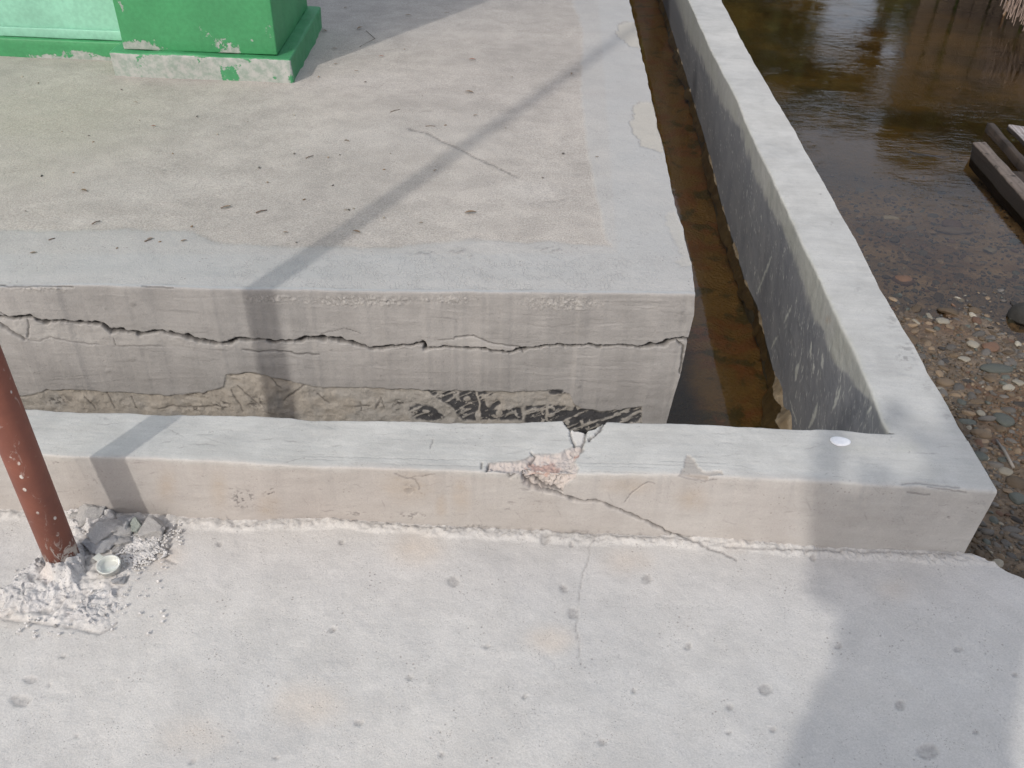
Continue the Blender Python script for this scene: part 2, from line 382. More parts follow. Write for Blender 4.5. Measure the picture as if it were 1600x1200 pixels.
att = {k: np.zeros_like(Xg) for k in ('dark', 'pale', 'peach', 'rough')}
# rough mortar lip against the kerb
lip = dline(qx, qy, [(480, 812), (560, 817), (640, 822), (700, 824), (760, 824), (860, 832)])[0]; 
lipn = fbm(P, 120, 3, 61)
lipm = sm(9, 0, lip); dz += .0025*lipm*(lipn+.3); att['dark'] = np.maximum(att['dark'], lipm*sm(.12, .4, lipn)*.8)
rimd = (Yg-(Yb(Xg)-.022)); rim = sm(-.012, .004, rimd+.012*fbm(P, 14, 3, 62)); dz += rim*(.0045+.004*fbm(P, 60, 3, 63)+.0035*fbm(P, 150, 3, 64)); att['pale'] = np.maximum(att['pale'], rim*.25*sm(-.3, .2, fbm(P, 22, 3, 65)))
def crack(lines, wpx, depth, dk=1.):
    global dz
    for L in lines:
        d, t = dline(qx, qy, L); wv = wpx*(.55+.6*np.abs(np.sin(t*23+len(L))))*sm(0, .04, t)*sm(1, .9, t)+.25
        g = np.exp(-(d/wv)**2); dz = dz-depth*g; att['dark'] = np.maximum(att['dark'], dk*g)
crack([crop([(1060, 820), (1050, 850), (1025, 880), (1030, 910), (1015, 960), (995, 1010)], 3.2, 600, 580)+[(905, 930), (900, 980), (908, 1040)]], .9, .0015, .5)
crack([[(1040, 828), (1062, 837), (1085, 848), (1118, 862)]], 1.4, .003, .8)
crack([[(560, 818), (700, 826), (760, 825), (860, 829), (960, 838), (1050, 842), (1110, 850)], [(1105, 853), (1180, 858), (1300, 862), (1400, 866), (1500, 869)], [(0, 801), (70, 803)]], 1.0, .003, .6)
crack([[(1110, 858), (1130, 864), (1152, 876)]], 1.2, .003, .8)
crack([[(560, 1000), (700, 1010)]], .0001, 0, 0)
crack([crop([(0, 575), (60, 585), (150, 595), (250, 610), (330, 620), (410, 640), (470, 610), (500, 575)], 2.667, 0, 750)], 1.4, .003, .55)
crack([crop([(740, 170), (720, 230), (700, 280), (690, 330), (740, 350)], 2.667, 0, 750)], 1.8, .003, .6)
# small hollows and stains traced one by one
for x, y, rx, ry in [(708, 908, 10, 9), (852, 842, 9, 9), (893, 850, 3, 4), (47, 1062, 11, 6), (77, 1070, 4, 4), (31, 1095, 18, 10), (97, 1026, 5, 3), (1448, 1175, 20, 13), (1010, 905, 8, 8), (880, 920, 7, 7), (895, 958, 9, 10), (1196, 1078, 11, 10), (990, 1078, 5, 5), (760, 1010, 6, 4), (1140, 1105, 6, 6), (1208, 1140, 6, 5), (640, 1060, 6, 5), (560, 1130, 8, 5), (940, 1160, 7, 6), (1310, 1010, 6, 5), (1497, 1015, 8, 5), (1585, 1055, 6, 4), (1270, 872, 5, 5), (520, 985, 7, 5), (343, 850, 6, 4), (533, 848, 5, 5), (1075, 1010, 5, 6), (1138, 1145, 4, 4), (820, 1090, 4, 4), (1406, 1102, 9, 9), (1524, 1145, 5, 4), (690, 1180, 5, 4), (300, 1190, 6, 4), (120, 1150, 4, 3), (430, 1185, 5, 3)]:
    r = np.hypot((qx-x)/rx, (qy-y)/ry); g = sm(1.1, .7, r+.18*fbm(P, 150, 3, int(x)))
    dz -= .0022*g; att['dark'] = np.maximum(att['dark'], g*(.42+.25*fbm(P, 200, 2, 9)))
for x, y, r0 in [(650, 860, 70), (480, 1100, 90), (860, 1000, 60), (250, 870, 60), (10, 960, 60), (1400, 920, 50), (980, 880, 60), (300, 1150, 80), (1150, 850, 40)]:
    att['peach'] = np.maximum(att['peach'], sm(1, .1, np.hypot(px-x, (py-y)*1.7)/r0)*(.55+.6*fbm(P, 12, 4, int(x))))
att['peach'] = np.clip(att['peach'], 0, 1)
# broken, bruised area round the pipe foot
br = dpoly(qx, qy, crop([(370, 180), (600, 240), (700, 330), (800, 340), (870, 370), (1000, 360), (1190, 380), (1180, 500), (1010, 600), (990, 700), (860, 800), (800, 1000), (700, 1140), (450, 1120), (230, 1080), (-60, 1060), (-60, 980), (60, 900), (200, 700), (300, 600), (250, 400), (330, 300)], 4.287, 0, 720))
brm = sm(6, -12, br); rn = fbm(P, 70, 4, 71); brm = brm*sm(-18, 4, np.hypot((px-172)/1.3, py-890)-14); dz += brm*(.006*rn+.006*np.abs(fbm(P, 45, 4, 171, .65))+.003*fbm(P, 170, 3, 172)); att['pale'] = np.maximum(att['pale'], brm*.5); att['dark'] = np.maximum(att['dark'], brm*sm(.16, .4, -rn)*.5)
P[..., 2] += dz
side = np.stack([P[-1], P[-1]+[.004, 0, -.02], P[-1]+[0, 0, -.16]], 0); side = np.transpose(side, (0, 1, 2))
pav = grids_mesh('pavement', [(P, att, None), (side, {}, None)], m_apron); setp(pav, kind='structure')

# ------------------------------------------------------------------ drain wall: front kerb + side wall
XL = -3.4
cx = axis((XL, -1.35, .1), (-1.35, .95, .0019))
nb, nf, ntp, nbk = 3, 96, 84, 14
ts = []
rowsP = []
Xend = {'b': .929, 't': .943, 'k': float(kk_x[-1])}
def xr(X, xe): return np.where(X > .6, .6+(X-.6)/.35*(xe-.6), X)
for i in range(nb): x = xr(cx, Xend['b']); rowsP.append(np.stack([x, Yb(x), np.full_like(x, -.05+.05*i/nb)], -1))
for i in range(nf):
    t = i/nf; x = xr(cx, Xend['b']+(Xend['t']-Xend['b'])*t); rowsP.append(np.stack([x, Yb(x)+(Yt(x)-Yb(x))*t, np.full_like(x, ZK*t)], -1))
r_front = len(rowsP)
for i in range(ntp):
    t = i/(ntp-1); x = xr(cx, Xend['t']+(Xend['k']-Xend['t'])*t); rowsP.append(np.stack([x, Yt(x)+(Yk(x)-Yt(x))*t, np.full_like(x, ZK)], -1))
r_back = len(rowsP)-1
for i in range(nbk):
    z = ZK-(.0025*(i+1) if i < 8 else .02+(i-7)*.1); x = xr(cx, Xend['k']); rowsP.append(np.stack([x, Yk(x), np.full_like(x, z)], -1))
P = np.stack(rowsP, 1)
P0 = P.copy(); P = smooth_rows(P, [r_front], 7, 12)
Pr = smooth_rows(P.copy(), [r_back], 5, 10); inn = sm(.79, .76, P[..., 0])[..., None]; P = P*(1-inn)+Pr*inn
nrm = -normals(P)
if nrm[600, r_front+40, 2] < 0: nrm = -nrm
px, py = pr(P0); qx, qy = wob(px, py, P)
rowi = np.arange(P.shape[1])[None, :]+np.zeros((P.shape[0], 1))
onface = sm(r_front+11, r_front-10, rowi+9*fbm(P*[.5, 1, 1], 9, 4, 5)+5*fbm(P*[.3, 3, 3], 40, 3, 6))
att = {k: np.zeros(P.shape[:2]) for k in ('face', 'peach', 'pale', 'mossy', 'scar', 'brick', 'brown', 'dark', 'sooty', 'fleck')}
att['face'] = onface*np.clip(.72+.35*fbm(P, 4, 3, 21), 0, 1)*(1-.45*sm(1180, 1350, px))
disp = .0022*fbm(P, 4, 3, 31)+.0011*fbm(P*[1, 3, 3], 14, 3, 32)
nos = fbm(P, 60, 4, 33)
# peach rust runs on the face
for x, y, rx, ry in [(342, 765, 22, 45), (420, 790, 30, 30), (690, 790, 16, 30), (720, 775, 25, 40), (1080, 780, 40, 30), (980, 760, 60, 20), (640, 760, 70, 40), (260, 760, 25, 40)]:
    att['peach'] = np.maximum(att['peach'], onface*sm(1, 0, np.hypot((px-x)/rx, (py-y)/ry))*(.7+.5*nos))
att['peach'] = np.clip(att['peach'], 0, 1)
def dk(d, wv, a=1.):
    g = a*np.exp(-(d/wv)**2); att['dark'] = np.maximum(att['dark'], g); return g
S3 = lambda pts: crop(pts, 3.2, 600, 580)
# scar with bared brick where the corner of the kerb has spalled
scar = dpoly(qx, qy, S3([(945, 375), (870, 410), (750, 415), (720, 430), (680, 445), (600, 450), (520, 460), (512, 500), (570, 500), (620, 512), (690, 522), (690, 560), (730, 590), (770, 600), (830, 605), (895, 600), (905, 570), (960, 530), (972, 490), (955, 450), (975, 415), (1000, 400), (985, 370)]))
scm = sm(1.5, -2.5, scar); disp -= .011*sm(2, -9, scar)+.008*scm*(np.abs(fbm(P, 75, 4, 34))-.1)+.004*scm*fbm(P, 190, 2, 30); att['scar'] = scm
brk = dpoly(qx, qy, S3([(745, 445), (800, 432), (862, 440), (880, 470), (900, 476), (860, 495), (820, 520), (740, 505), (725, 470)]))
att['brick'] = np.maximum(sm(4, -6, brk+14*fbm(P, 90, 4, 35))*.9, sm(5, 3, np.hypot(qx-901, qy-712)))
pal = dpoly(qx, qy, S3([(760, 520), (820, 520), (900, 480), (960, 480), (955, 520), (900, 590), (830, 590)])); att['pale'] = np.maximum(att['pale'], sm(3, -3, pal)*.9); disp += .004*sm(2, -5, pal)
dk(np.abs(scar), 1.1, .5*1); att['dark'] *= np.clip(.7+1.2*nos, .2, 1)
for L, w_, dp in [([(690, 510), (700, 545), (735, 580), (790, 600), (860, 612), (930, 636), (1000, 655), (1050, 650), (1065, 648), (1130, 675), (1200, 705), (1300, 745), (1380, 785), (1450, 820), (1530, 838), (1600, 862), (1650, 885)], 1.35, .009),
                  ([(710, 505), (745, 545), (800, 590), (895, 602)], 2.2, .008), ([(840, 500), (870, 472), (905, 474), (940, 490)], .9, .004),
                  ([(905, 254), (930, 290), (936, 340), (958, 376)], 1.3, .006), ([(1010, 300), (1004, 340), (985, 375), (992, 402)], 1.3, .006),
                  ([(1105, 252), (1075, 300), (1040, 330), (1015, 352)], 1.5, .006), ([(740, 408), (755, 425), (730, 450)], 1.1, .005),
                  ([(512, 500), (516, 480), (522, 458)], 1.6, .005), ([(486, 462), (488, 490)], 1.1, .003), ([(620, 512), (630, 530), (660, 520)], 1.4, .004),
                  ([(1200, 655), (1240, 610), (1280, 580), (1320, 555), (1360, 560)], .7, .0016), ([(60, 515), (110, 530), (160, 545), (180, 600)], 1.0, .001),
                  ([(245, 335), (240, 365), (230, 390)], .9, .0012), ([(100, 540), (260, 515)], .5, .0008)]:
    d, t = dline(qx+1.6*fbm(P, 70, 2, 39), qy+1.6*fbm(P, 70, 2, 29), S3(L)); wv = w_*(.6+.55*np.abs(np.sin(t*31+L[0][0])))*sm(1, .93, t)+.15
    disp -= dp*np.exp(-(d/(wv*1.25))**2); dk(d, wv, .9 if w_ > 1 else .5)
    lipp = np.exp(-((d-wv*2.4)/1.3)**2)*(py > 0); att['pale'] = np.maximum(att['pale'], lipp*.2*(w_ > 1.2)*sm(-.1, .3, nos))
# crumbly strip under the crack
for L in ([(640, 660), (720, 640), (800, 650), (860, 640)], [(690, 580), (740, 610), (800, 622), (880, 640)], [(600, 700), (700, 690), (780, 700)]):
    d, t = dline(qx, qy, S3(L)); mm = sm(9, 0, d)*sm(.15, .45, fbm(P*[1, 3, 3], 60, 3, 36)); att['dark'] = np.maximum(att['dark'], mm*.4); disp -= mm*.001
# notch right through the back arris
nt_ = dpoly(qx, qy, S3([(893, 236), (905, 262), (925, 285), (960, 296), (1010, 300), (1060, 284), (1085, 268), (1104, 246), (1104, 200), (893, 200)]))
inx = sm(1.0, -3.5, nt_); P = P-np.array([0, 0, 1.])*(inx*.085)[..., None]*(1-.3*np.abs(fbm(P, 50, 3, 37)))[..., None]; att['dark'] = np.maximum(att['dark'], .8*sm(0, -2, nt_)*(.75+.5*nos))
ptr = dpoly(qx, qy, S3([(932, 292), (1008, 302), (1000, 372), (950, 376)])); att['pale'] = np.maximum(att['pale'], sm(1, -2, ptr)*.6); disp -= .003*sm(1, -2, ptr)
# torn patch on the top to the right
S6 = lambda pts: crop(pts, 2.667, 1000, 400)
tor = dpoly(qx, qy, S6([(163, 912), (180, 880), (190, 840), (205, 830), (232, 860), (242, 880), (270, 898), (340, 895), (342, 908), (300, 915), (280, 935), (228, 932)]))
tm = sm(1.5, -1.5, tor+2*fbm(P, 150, 3, 38)); disp -= .003*tm; att['brown'] = np.maximum(att['brown'], tm*.7)
dk(dline(qx, qy, S6([(160, 915), (225, 935), (280, 937), (320, 930)]))[0], .9, .5)
for L in ([(1090, 952), (1150, 945), (1230, 955), (1330, 968)], [(1115, 985), (1180, 997), (1205, 995)], [(1200, 960), (1290, 975), (1360, 985)]):
    d, t = dline(qx, qy, S6(L)); disp -= .0012*np.exp(-(d/1.5)**2); dk(d, 1.4, .5)
for x, y, rx, ry, a in [(380, 780, 26, 20, .85), (422, 770, 15, 11, .75), (365, 768, 12, 9, .6), (88, 722, 7, 8, .6), (331, 675, 5, 4, .35), (162, 653, 10, 4, .25), (640, 765, 14, 12, .3), (1482, 809, 3, 3, .7), (1425, 832, 4, 3, .4), (1420, 706, 3, 3, .4), (340, 815, 40, 5, .5), (640, 806, 45, 8, .55), (555, 803, 30, 5, .5), (745, 822, 30, 4, .5), (1270, 850, 4, 4, .4), (700, 760, 10, 8, .2)]:
    g = sm(1.1, .2, np.hypot((px-x)/rx, (py-y)/ry))*sm(.05, .35, fbm(P, 170, 3, int(x+y))); att['dark'] = np.maximum(att['dark'], a*g); disp -= .0012*g
rk = np.random.default_rng(12)
for k in range(150):
    x0 = rk.uniform(60, 1540); tp = rk.random() < .5; y0 = (rk.uniform(655, 728) if tp else rk.uniform(735, 815)); ln = rk.uniform(6, 60 if tp else 30); an = rk.normal(0, .12) if tp else rk.normal(0, .12)+(rk.random() < .45)*rk.uniform(.7, 1.5)
    L = [(x0+ln*q*math.cos(an), y0+ln*q*math.sin(an)+rk.normal(0, .6)) for q in (0, .33, .66, 1)]; sel = (np.abs(px-x0) < 80) & (np.abs(py-y0) < 70)
    d, t = dline(qx[sel], qy[sel], L); g_ = rk.uniform(.12, .4)*np.exp(-(d/rk.uniform(.4, .9))**2)*np.sin(np.clip(t, .02, .98)*math.pi)
    att['dark'][sel] = np.maximum(att['dark'][sel], g_); disp[sel] -= .0012*g_
for y0 in (708, 713, 718, 722, 727):
    yy_ = np.interp(px, [400, 760, 1250], [y0-2, y0+6, y0+18]); g_ = np.exp(-((qy-yy_)/.6)**2)*sm(.02, .3, fbm(P*[.35, 0, 0]+y0, 18, 3, y0))*sm(430, 520, px)*sm(1300, 1100, px); att['dark'] = np.maximum(att['dark'], .3*g_); disp -= .0008*g_
rim_ = sm(.018, .0, P0[..., 2]+.006*nos)*sm(.05, .35, fbm(P, 110, 3, 139))*(rowi < r_front); att['dark'] = np.maximum(att['dark'], .5*rim_*sm(-.1, .2, fbm(P, 10, 2, 140)))
grm = onface*sm(.05, .4, fbm(P*[1, 1, .6], 7, 4, 141)); att['brown'] = np.maximum(att['brown'], grm*.14)
for x, y, rx, ry in [(1420, 700, 40, 14), (1330, 700, 60, 12), (1430, 620, 25, 40)]:
    att['mossy'] = np.maximum(att['mossy'], .3*sm(1, 0, np.hypot((px-x)/rx, (py-y)/ry)))
P = P+nrm*disp[..., None]
fm = np.ones(P.shape[:2], bool); fm[:, r_back:] &= (P0[:, r_back:, 0] < .78)
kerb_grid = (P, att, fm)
# side wall: inner face, top
ys = np.r_[ydist(-30, 676, ZK, 1.25), 10, 12, 15, 20]; ys = ys[np.r_[True, np.diff(ys) > 1e-4]]; yk0 = float(Yk(.77)); ys = np.r_[yk0, ys[ys > yk0+.002]]
ni, nt2 = 180, 66
rows = []
for i in range(6): rows.append(np.stack([Xf(ys)-.01, ys, np.full_like(ys, -.5+.14*i/6)], -1))
for i in range(ni):
    t = i/ni; z = -.36+(ZK+.36)*t; bow = 4*t*(1-t)*.0
    rows.append(np.stack([Xf(ys)+(Xi(ys)-Xf(ys))*t+bow, ys, np.full_like(ys, z)], -1))
r_in = len(rows)
for i in range(nt2):
    t = i/(nt2-1); x = Xi(ys)+(Xo(ys)-Xi(ys))*t
    y = ys+(Yk(x)-yk0)*np.exp(-(ys-yk0)/.08); rows.append(np.stack([x, y, np.full_like(ys, ZK)], -1))
P = np.stack(rows, 1)
P0 = P.copy(); Ps = smooth_rows(P.copy(), [r_in], 5, 8); wgt = sm(0, .01, P[..., 1]-yk0)[..., None]; P = P*(1-wgt)+Ps*wgt
nrm = normals(P); 
if nrm[100, r_in+30, 2] < 0: nrm = -nrm
px, py = pr(P0); qx, qy = wob(px, py, P)
rowi = np.arange(P.shape[1])[None, :]+np.zeros((P.shape[0], 1)); infc = sm(r_in+1, r_in-2, rowi)
disp = .0022*fbm(P, 4, 3, 31)+.0011*fbm(P*[1, 3, 3], 14, 3, 32)
att = {k: np.zeros(P.shape[:2]) for k in ('face', 'sooty', 'mossy', 'fleck', 'brown', 'dark', 'peach', 'pale')}
Zv = P0[..., 2]; Yv_ = P0[..., 1]
# dark cement wash over most of the inner face, bare lighter strip under the arris
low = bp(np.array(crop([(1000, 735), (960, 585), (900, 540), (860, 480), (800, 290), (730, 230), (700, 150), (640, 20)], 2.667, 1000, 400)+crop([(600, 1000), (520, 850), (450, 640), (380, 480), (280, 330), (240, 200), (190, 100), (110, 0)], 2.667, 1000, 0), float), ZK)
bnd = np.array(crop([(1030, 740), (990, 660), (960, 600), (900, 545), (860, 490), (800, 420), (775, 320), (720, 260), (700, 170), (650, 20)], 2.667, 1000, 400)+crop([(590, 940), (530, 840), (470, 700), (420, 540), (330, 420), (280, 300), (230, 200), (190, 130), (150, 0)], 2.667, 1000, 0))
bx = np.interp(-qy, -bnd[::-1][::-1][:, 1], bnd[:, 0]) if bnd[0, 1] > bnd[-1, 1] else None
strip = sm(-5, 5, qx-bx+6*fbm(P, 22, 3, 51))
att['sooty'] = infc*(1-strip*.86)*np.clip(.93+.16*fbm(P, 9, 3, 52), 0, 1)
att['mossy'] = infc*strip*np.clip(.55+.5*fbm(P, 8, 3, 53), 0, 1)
rs = np.random.default_rng(3)
wfl = fbm(P*[1, .35, 1], 120, 2, 54)
inner = (rowi < r_in) & (py < 720)
for k in range(1500):
    y0 = rs.uniform(1.6, 6.2)**1; y0 = 1.6+4.6*rs.random()**1.8; z0 = rs.uniform(-.32, .15); ln = rs.uniform(.003, .017)*(1 if rs.random() < .88 else 2.2); an = rs.normal(1.25, .25); wd = rs.uniform(.0010, .0028)
    m = inner & (np.abs(Yv_-y0) < .06) & (np.abs(Zv-z0) < .06)
    if not m.any(): continue
    dy = Yv_[m]-y0; dz_ = Zv[m]-z0; al = dy*math.cos(an)+dz_*math.sin(an); cr = -dy*math.sin(an)+dz_*math.cos(an)
    g = sm(1.2, .7, np.hypot(al/ln, cr/wd)); att['fleck'][m] = np.maximum(att['fleck'][m], g*rs.uniform(.25, 1))
for L, w_ in [([(550, 0), (530, 50), (485, 160)], 1.5), ([(632, 208), (600, 280)], 1.5), ([(572, 335), (545, 390)], 1.4), ([(658, 450), (648, 520)], 3.0), ([(740, 612), (730, 660), (705, 715)], 3.5), ([(838, 540), (815, 620), (800, 650)], 2.0), ([(762, 410), (760, 470)], 2.2), ([(725, 450), (722, 490)], 1.4), ([(715, 360), (708, 420)], 1.6), ([(800, 340), (790, 400)], 1.5), ([(965, 625), (945, 660)], 1.8), ([(625, 600), (655, 700)], .9)]:
    d, t = dline(qx, qy, crop(L, 2.667, 1000, 400)); g = sm(w_+.5, w_*.4, d/(.35+.65*np.sin(np.clip(t, 0.02, .98)*3.14))); att['fleck'] = np.maximum(att['fleck'], g*infc)
blk = sm(.3, .5, fbm(P, 70, 3, 55))*sm(40, 0, np.abs(px-1440))*sm(60, 20, np.abs(py-545)); att['brown'] = np.maximum(att['brown'], (1-infc)*blk*.4)
for x, y, rx, ry, a in [(1415, 555, 22, 30, .5), (1395, 500, 14, 22, .35), (1283, 303, 5, 4, .6), (1300, 350, 5, 6, .3), (1450, 600, 10, 16, .4), (1480, 650, 9, 12, .3), (1342, 455, 10, 14, .3)]:
    g = sm(1.1, .1, np.hypot((px-x)/rx, (py-y)/ry))*sm(.0, .35, fbm(P, 90, 3, int(x+y)))*(1-infc); att['dark'] = np.maximum(att['dark'], a*g)
g = sm(1.2, .2, np.hypot((px-1294)/6, (py-500)/9)); att['peach'] = np.maximum(att['peach'], g)
att['mossy'] = np.maximum(att['mossy'], .8*sm(7, 0, np.abs(rowi-r_in)+4*fbm(P, 50, 3, 57))*(.4+.5*fbm(P, 12, 3, 58)))
att['mossy'] = np.clip(att['mossy'], 0, 1)
P = P+nrm*disp[..., None]
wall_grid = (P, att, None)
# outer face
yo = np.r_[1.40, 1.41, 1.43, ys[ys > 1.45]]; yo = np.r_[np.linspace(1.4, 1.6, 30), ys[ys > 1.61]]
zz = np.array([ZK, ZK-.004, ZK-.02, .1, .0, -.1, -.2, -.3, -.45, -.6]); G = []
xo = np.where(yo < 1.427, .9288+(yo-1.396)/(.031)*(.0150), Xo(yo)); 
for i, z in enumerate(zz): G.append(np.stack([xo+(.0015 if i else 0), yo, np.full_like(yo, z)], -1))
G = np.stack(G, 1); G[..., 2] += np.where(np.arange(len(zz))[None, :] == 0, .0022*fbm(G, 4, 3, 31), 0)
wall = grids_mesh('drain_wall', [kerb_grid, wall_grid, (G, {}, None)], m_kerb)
setp(wall, 'low grey concrete drain wall turning the corner, cracked and chipped in front of the terrace slab', 'wall')
# irregular mortar ledge at the foot of the inner face
lv = []; yy = np.r_[np.linspace(1.6, 3.6, 260), np.linspace(3.62, 9, 120)]; nn = 26; Lp = []
for j in range(nn):
    a = j/(nn-1); wd = .036+.020*vn(np.stack([yy*0, yy, yy*0], -1), 7, 5)+.008*vn(np.stack([yy*0, yy, yy*0], -1), 31, 5)+.035*np.exp(-((yy-2.28)/.09)**2)
    x = Xf(yy)+.012-wd*a-.0*yy; z = ZW-.05+(.075+.03*vn(np.stack([yy*0, yy, yy*0+3], -1), 12, 6)+.03*np.exp(-((yy-2.27)/.07)**2))*(1-a)**.8
    Lp.append(np.stack([x, yy, z+.010*fbm(np.stack([x, yy, z*0], -1), 30, 4, 7)], -1))
m_ledge = simple('wet_mortar', (.26, .215, .15), (.14, .105, .065), .5, 12, .004)
grids_mesh('mortar_ledge', [(np.stack(Lp, 1), {}, None)], m_ledge, wall)

# ------------------------------------------------------------------ terrace slab
slab = empty('terrace_slab', (-.5, 1.8, -.4)); setp(slab, 'raised rough concrete terrace slab with a long horizontal crack across its front face', 'slab')
slab_o = Vector(slab.location)
def under(o, parent):
    o.parent = parent; o.location = -Vector(parent.location); return o
# front face with a strip of the top
xs = axis((XL, -1.42, .1), (-1.42, .349, .0019)); zl = [z for z in np.arange(ZS, -.12, -.0022)]+[-.2, -.3, -.45]
xrt = bpY(np.array(crop([(1558, 160), (1556, 230), (1530, 330), (1520, 380), (1500, 480), (1475, 560), (1440, 690)], 2.667, 500, 400)), 1.891)
def XR(z): return np.interp(-z, -xrt[:, 2], xrt[:, 0])
band = .012; rows = []
for i in range(7):
    x = np.where(xs > .0, xs/.349*Xs(1.9), xs); rows.append(np.stack([x, Yf(x)+band*(1-i/7), np.full_like(x, ZS)], -1))
r0 = len(rows)
for z in zl:
    e = float(XR(z)) if z < ZS-.005 else float(Xs(1.9)); x = np.where(xs > .0, xs/.349*e, xs); rows.append(np.stack([x, Yf(x), np.full_like(x, z)], -1))
P = np.stack(rows, 1); P0 = P.copy(); P = smooth_rows(P, [r0], 4, 8)
nrm = normals(P); nrm = nrm if nrm[500, 1, 2] > 0 else -nrm
nrm[:, 0] = (0, 0, 1)
px, py = pr(P0); qx, qy = wob(px, py, P, 1.8, 70)
rowi = np.arange(P.shape[1])[None, :]+np.zeros((P.shape[0], 1)); top = sm(r0+1, r0-4, rowi)
S4 = lambda p: crop(p, 2.667, 0, 400); S5 = lambda p: crop(p, 2.667, 500, 400)
att = {k: np.zeros(P.shape[:2]) for k in ('peach', 'rawbase', 'pale', 'black', 'smear', 'topband', 'dark')}
att['topband'] = top
disp = .003*fbm(P, 3.5, 3, 41)+.0009*fbm(P*[1, 2, 3], 14, 3, 42)
n1 = fbm(P, 60, 4, 43); nd = fbm(np.stack([P[..., 0]*1.0+P[..., 2]*.9, P[..., 1]*0, P[..., 2]-P[..., 0]*.62], -1)*[.5, 1, 3.2], 34, 4, 44)
# crumbled, lumpy band just below the arris
for x0, y0, rx, ry in [(880, 474, 90, 16), (560, 470, 130, 12), (420, 466, 60, 9), (60, 452, 70, 7), (700, 468, 60, 10)]:
    m = sm(1.05, .3, np.hypot((px-x0)/rx, (py-y0)/ry)); lump = np.abs(fbm(P, 75, 5, 45, .7))*1.3; disp += m*.006*(lump-.18); att['pale'] = np.maximum(att['pale'], m*sm(.1, .3, lump)*.8)
    att['dark'] = np.maximum(att['dark'], m*sm(.05, .0, lump)*.25)
mainc = S4([(-300, 250), (0, 255), (60, 262), (130, 255), (180, 275), (240, 275), (330, 278), (420, 285), (460, 315), (520, 315), (580, 325), (680, 312), (760, 335), (830, 352), (930, 362), (1000, 348), (1080, 348), (1150, 360), (1240, 358), (1280, 342), (1350, 345), (1420, 350), (1500, 370), (1545, 388)])+S5([(290, 382), (380, 372), (435, 365), (440, 390), (520, 382), (600, 382), (660, 388), (720, 398), (790, 402), (840, 395), (900, 380), (980, 375), (1060, 372), (1150, 378), (1250, 372), (1320, 382), (1420, 368), (1480, 350), (1515, 345), (1560, 345)])
d, t = dline(qx+2.2*fbm(P, 38, 3, 241), qy+3.2*fbm(P, 38, 3, 242), mainc)
wid = np.interp(px, [0, 40, 90, 160, 250, 320, 365, 430, 470, 530, 575, 640, 665, 680, 800, 960, 1040, 1070], [1.8, 2.6, 3.2, 4.2, 3.4, 3.8, 3.6, 2.0, 3.2, 3.4, 2.0, 1.9, 4., 1.5, 1.7, 2.2, 3.2, 2.2])*(.75+.35*np.abs(np.sin(px*.11)+.5*np.sin(px*.37)))*.72*(.8+.6*np.abs(fbm(P, 16, 3, 243))*2); wid = np.maximum(wid, np.where(px < 660, 2.1, 1.7))
g = np.exp(-(d/wid)**4.); disp -= .020*g; att['dark'] = np.maximum(att['dark'], g)
cy = np.interp(px, [p[0] for p in mainc], [p[1] for p in mainc])
below = py-cy
# the block above stands a hair proud of the one below
step = sm(-1, 1.5, below)*sm(r0+5, r0+25, rowi); disp -= .0015*step
sec = S4([(-200, 285), (0, 290), (50, 325), (100, 350), (150, 358), (210, 342), (330, 365), (470, 378), (600, 378), (730, 378), (900, 392), (1010, 392), (1110, 390), (1250, 405), (1400, 400), (1500, 392), (1600, 392)])
sy = np.interp(px, [p[0] for p in sec]+[700, 900, 1070], [p[1] for p in sec]+[548, 546, 546])
pl = sm(2.5, 5., below)*sm(2, -3, py-sy+2*n1)*sm(r0+8, r0+15, rowi); att['pale'] = np.maximum(att['pale'], pl*.55*sm(1000, 300, px)*np.clip(.9+.5*n1, 0, 1)); disp -= pl*.0006+pl*.0012*fbm(P, 60, 3, 244)
d, t = dline(qx, qy, sec); sg = np.exp(-(d/1.1)**2)*(.25+.75*sm(-.1, .3, fbm(P, 12, 2, 46))); att['dark'] = np.maximum(att['dark'], sg*.4); disp -= .0018*sg
for L, w_, dp in [(S4([(112, 268), (118, 300), (115, 340)]), 1.1, .004), (S4([(-10, 285), (50, 325), (100, 350)]), 2.2, .008), (S4([(0, 240), (30, 258), (60, 262)]), 1.0, .004),
                  (S5([(560, 340), (640, 332), (700, 358), (760, 372), (830, 380), (845, 402)]), 1.0, .004), (S5([(430, 360), (440, 392)]), 2.6, .012),
                  (S5([(1490, 352), (1512, 380), (1507, 440), (1500, 490)]), 1.5, .008), (S5([(1515, 345), (1530, 350)]), 2., .008), (S4([(470, 345), (480, 375)]), .7, .002),
                  (S4([(1010, 392), (1080, 400), (1150, 396), (1250, 412), (1330, 410)]), 1.2, .003), (S5([(490, 350), (560, 345)]), .8, .002), (S5([(0, 325), (100, 300), (170, 320)]), .5, .0012), (S4([(590, 124), (660, 128), (720, 132)]), 1.2, .003), (S4([(0, 122), (90, 126), (200, 122), (300, 130)]), 1.6, .004)]:
    d, t = dline(qx, qy, L); gg = np.exp(-(d/w_)**2)*sm(0, .05, t+.03); disp -= dp*gg; att['dark'] = np.maximum(att['dark'], gg*.6)
rk = np.random.default_rng(5)
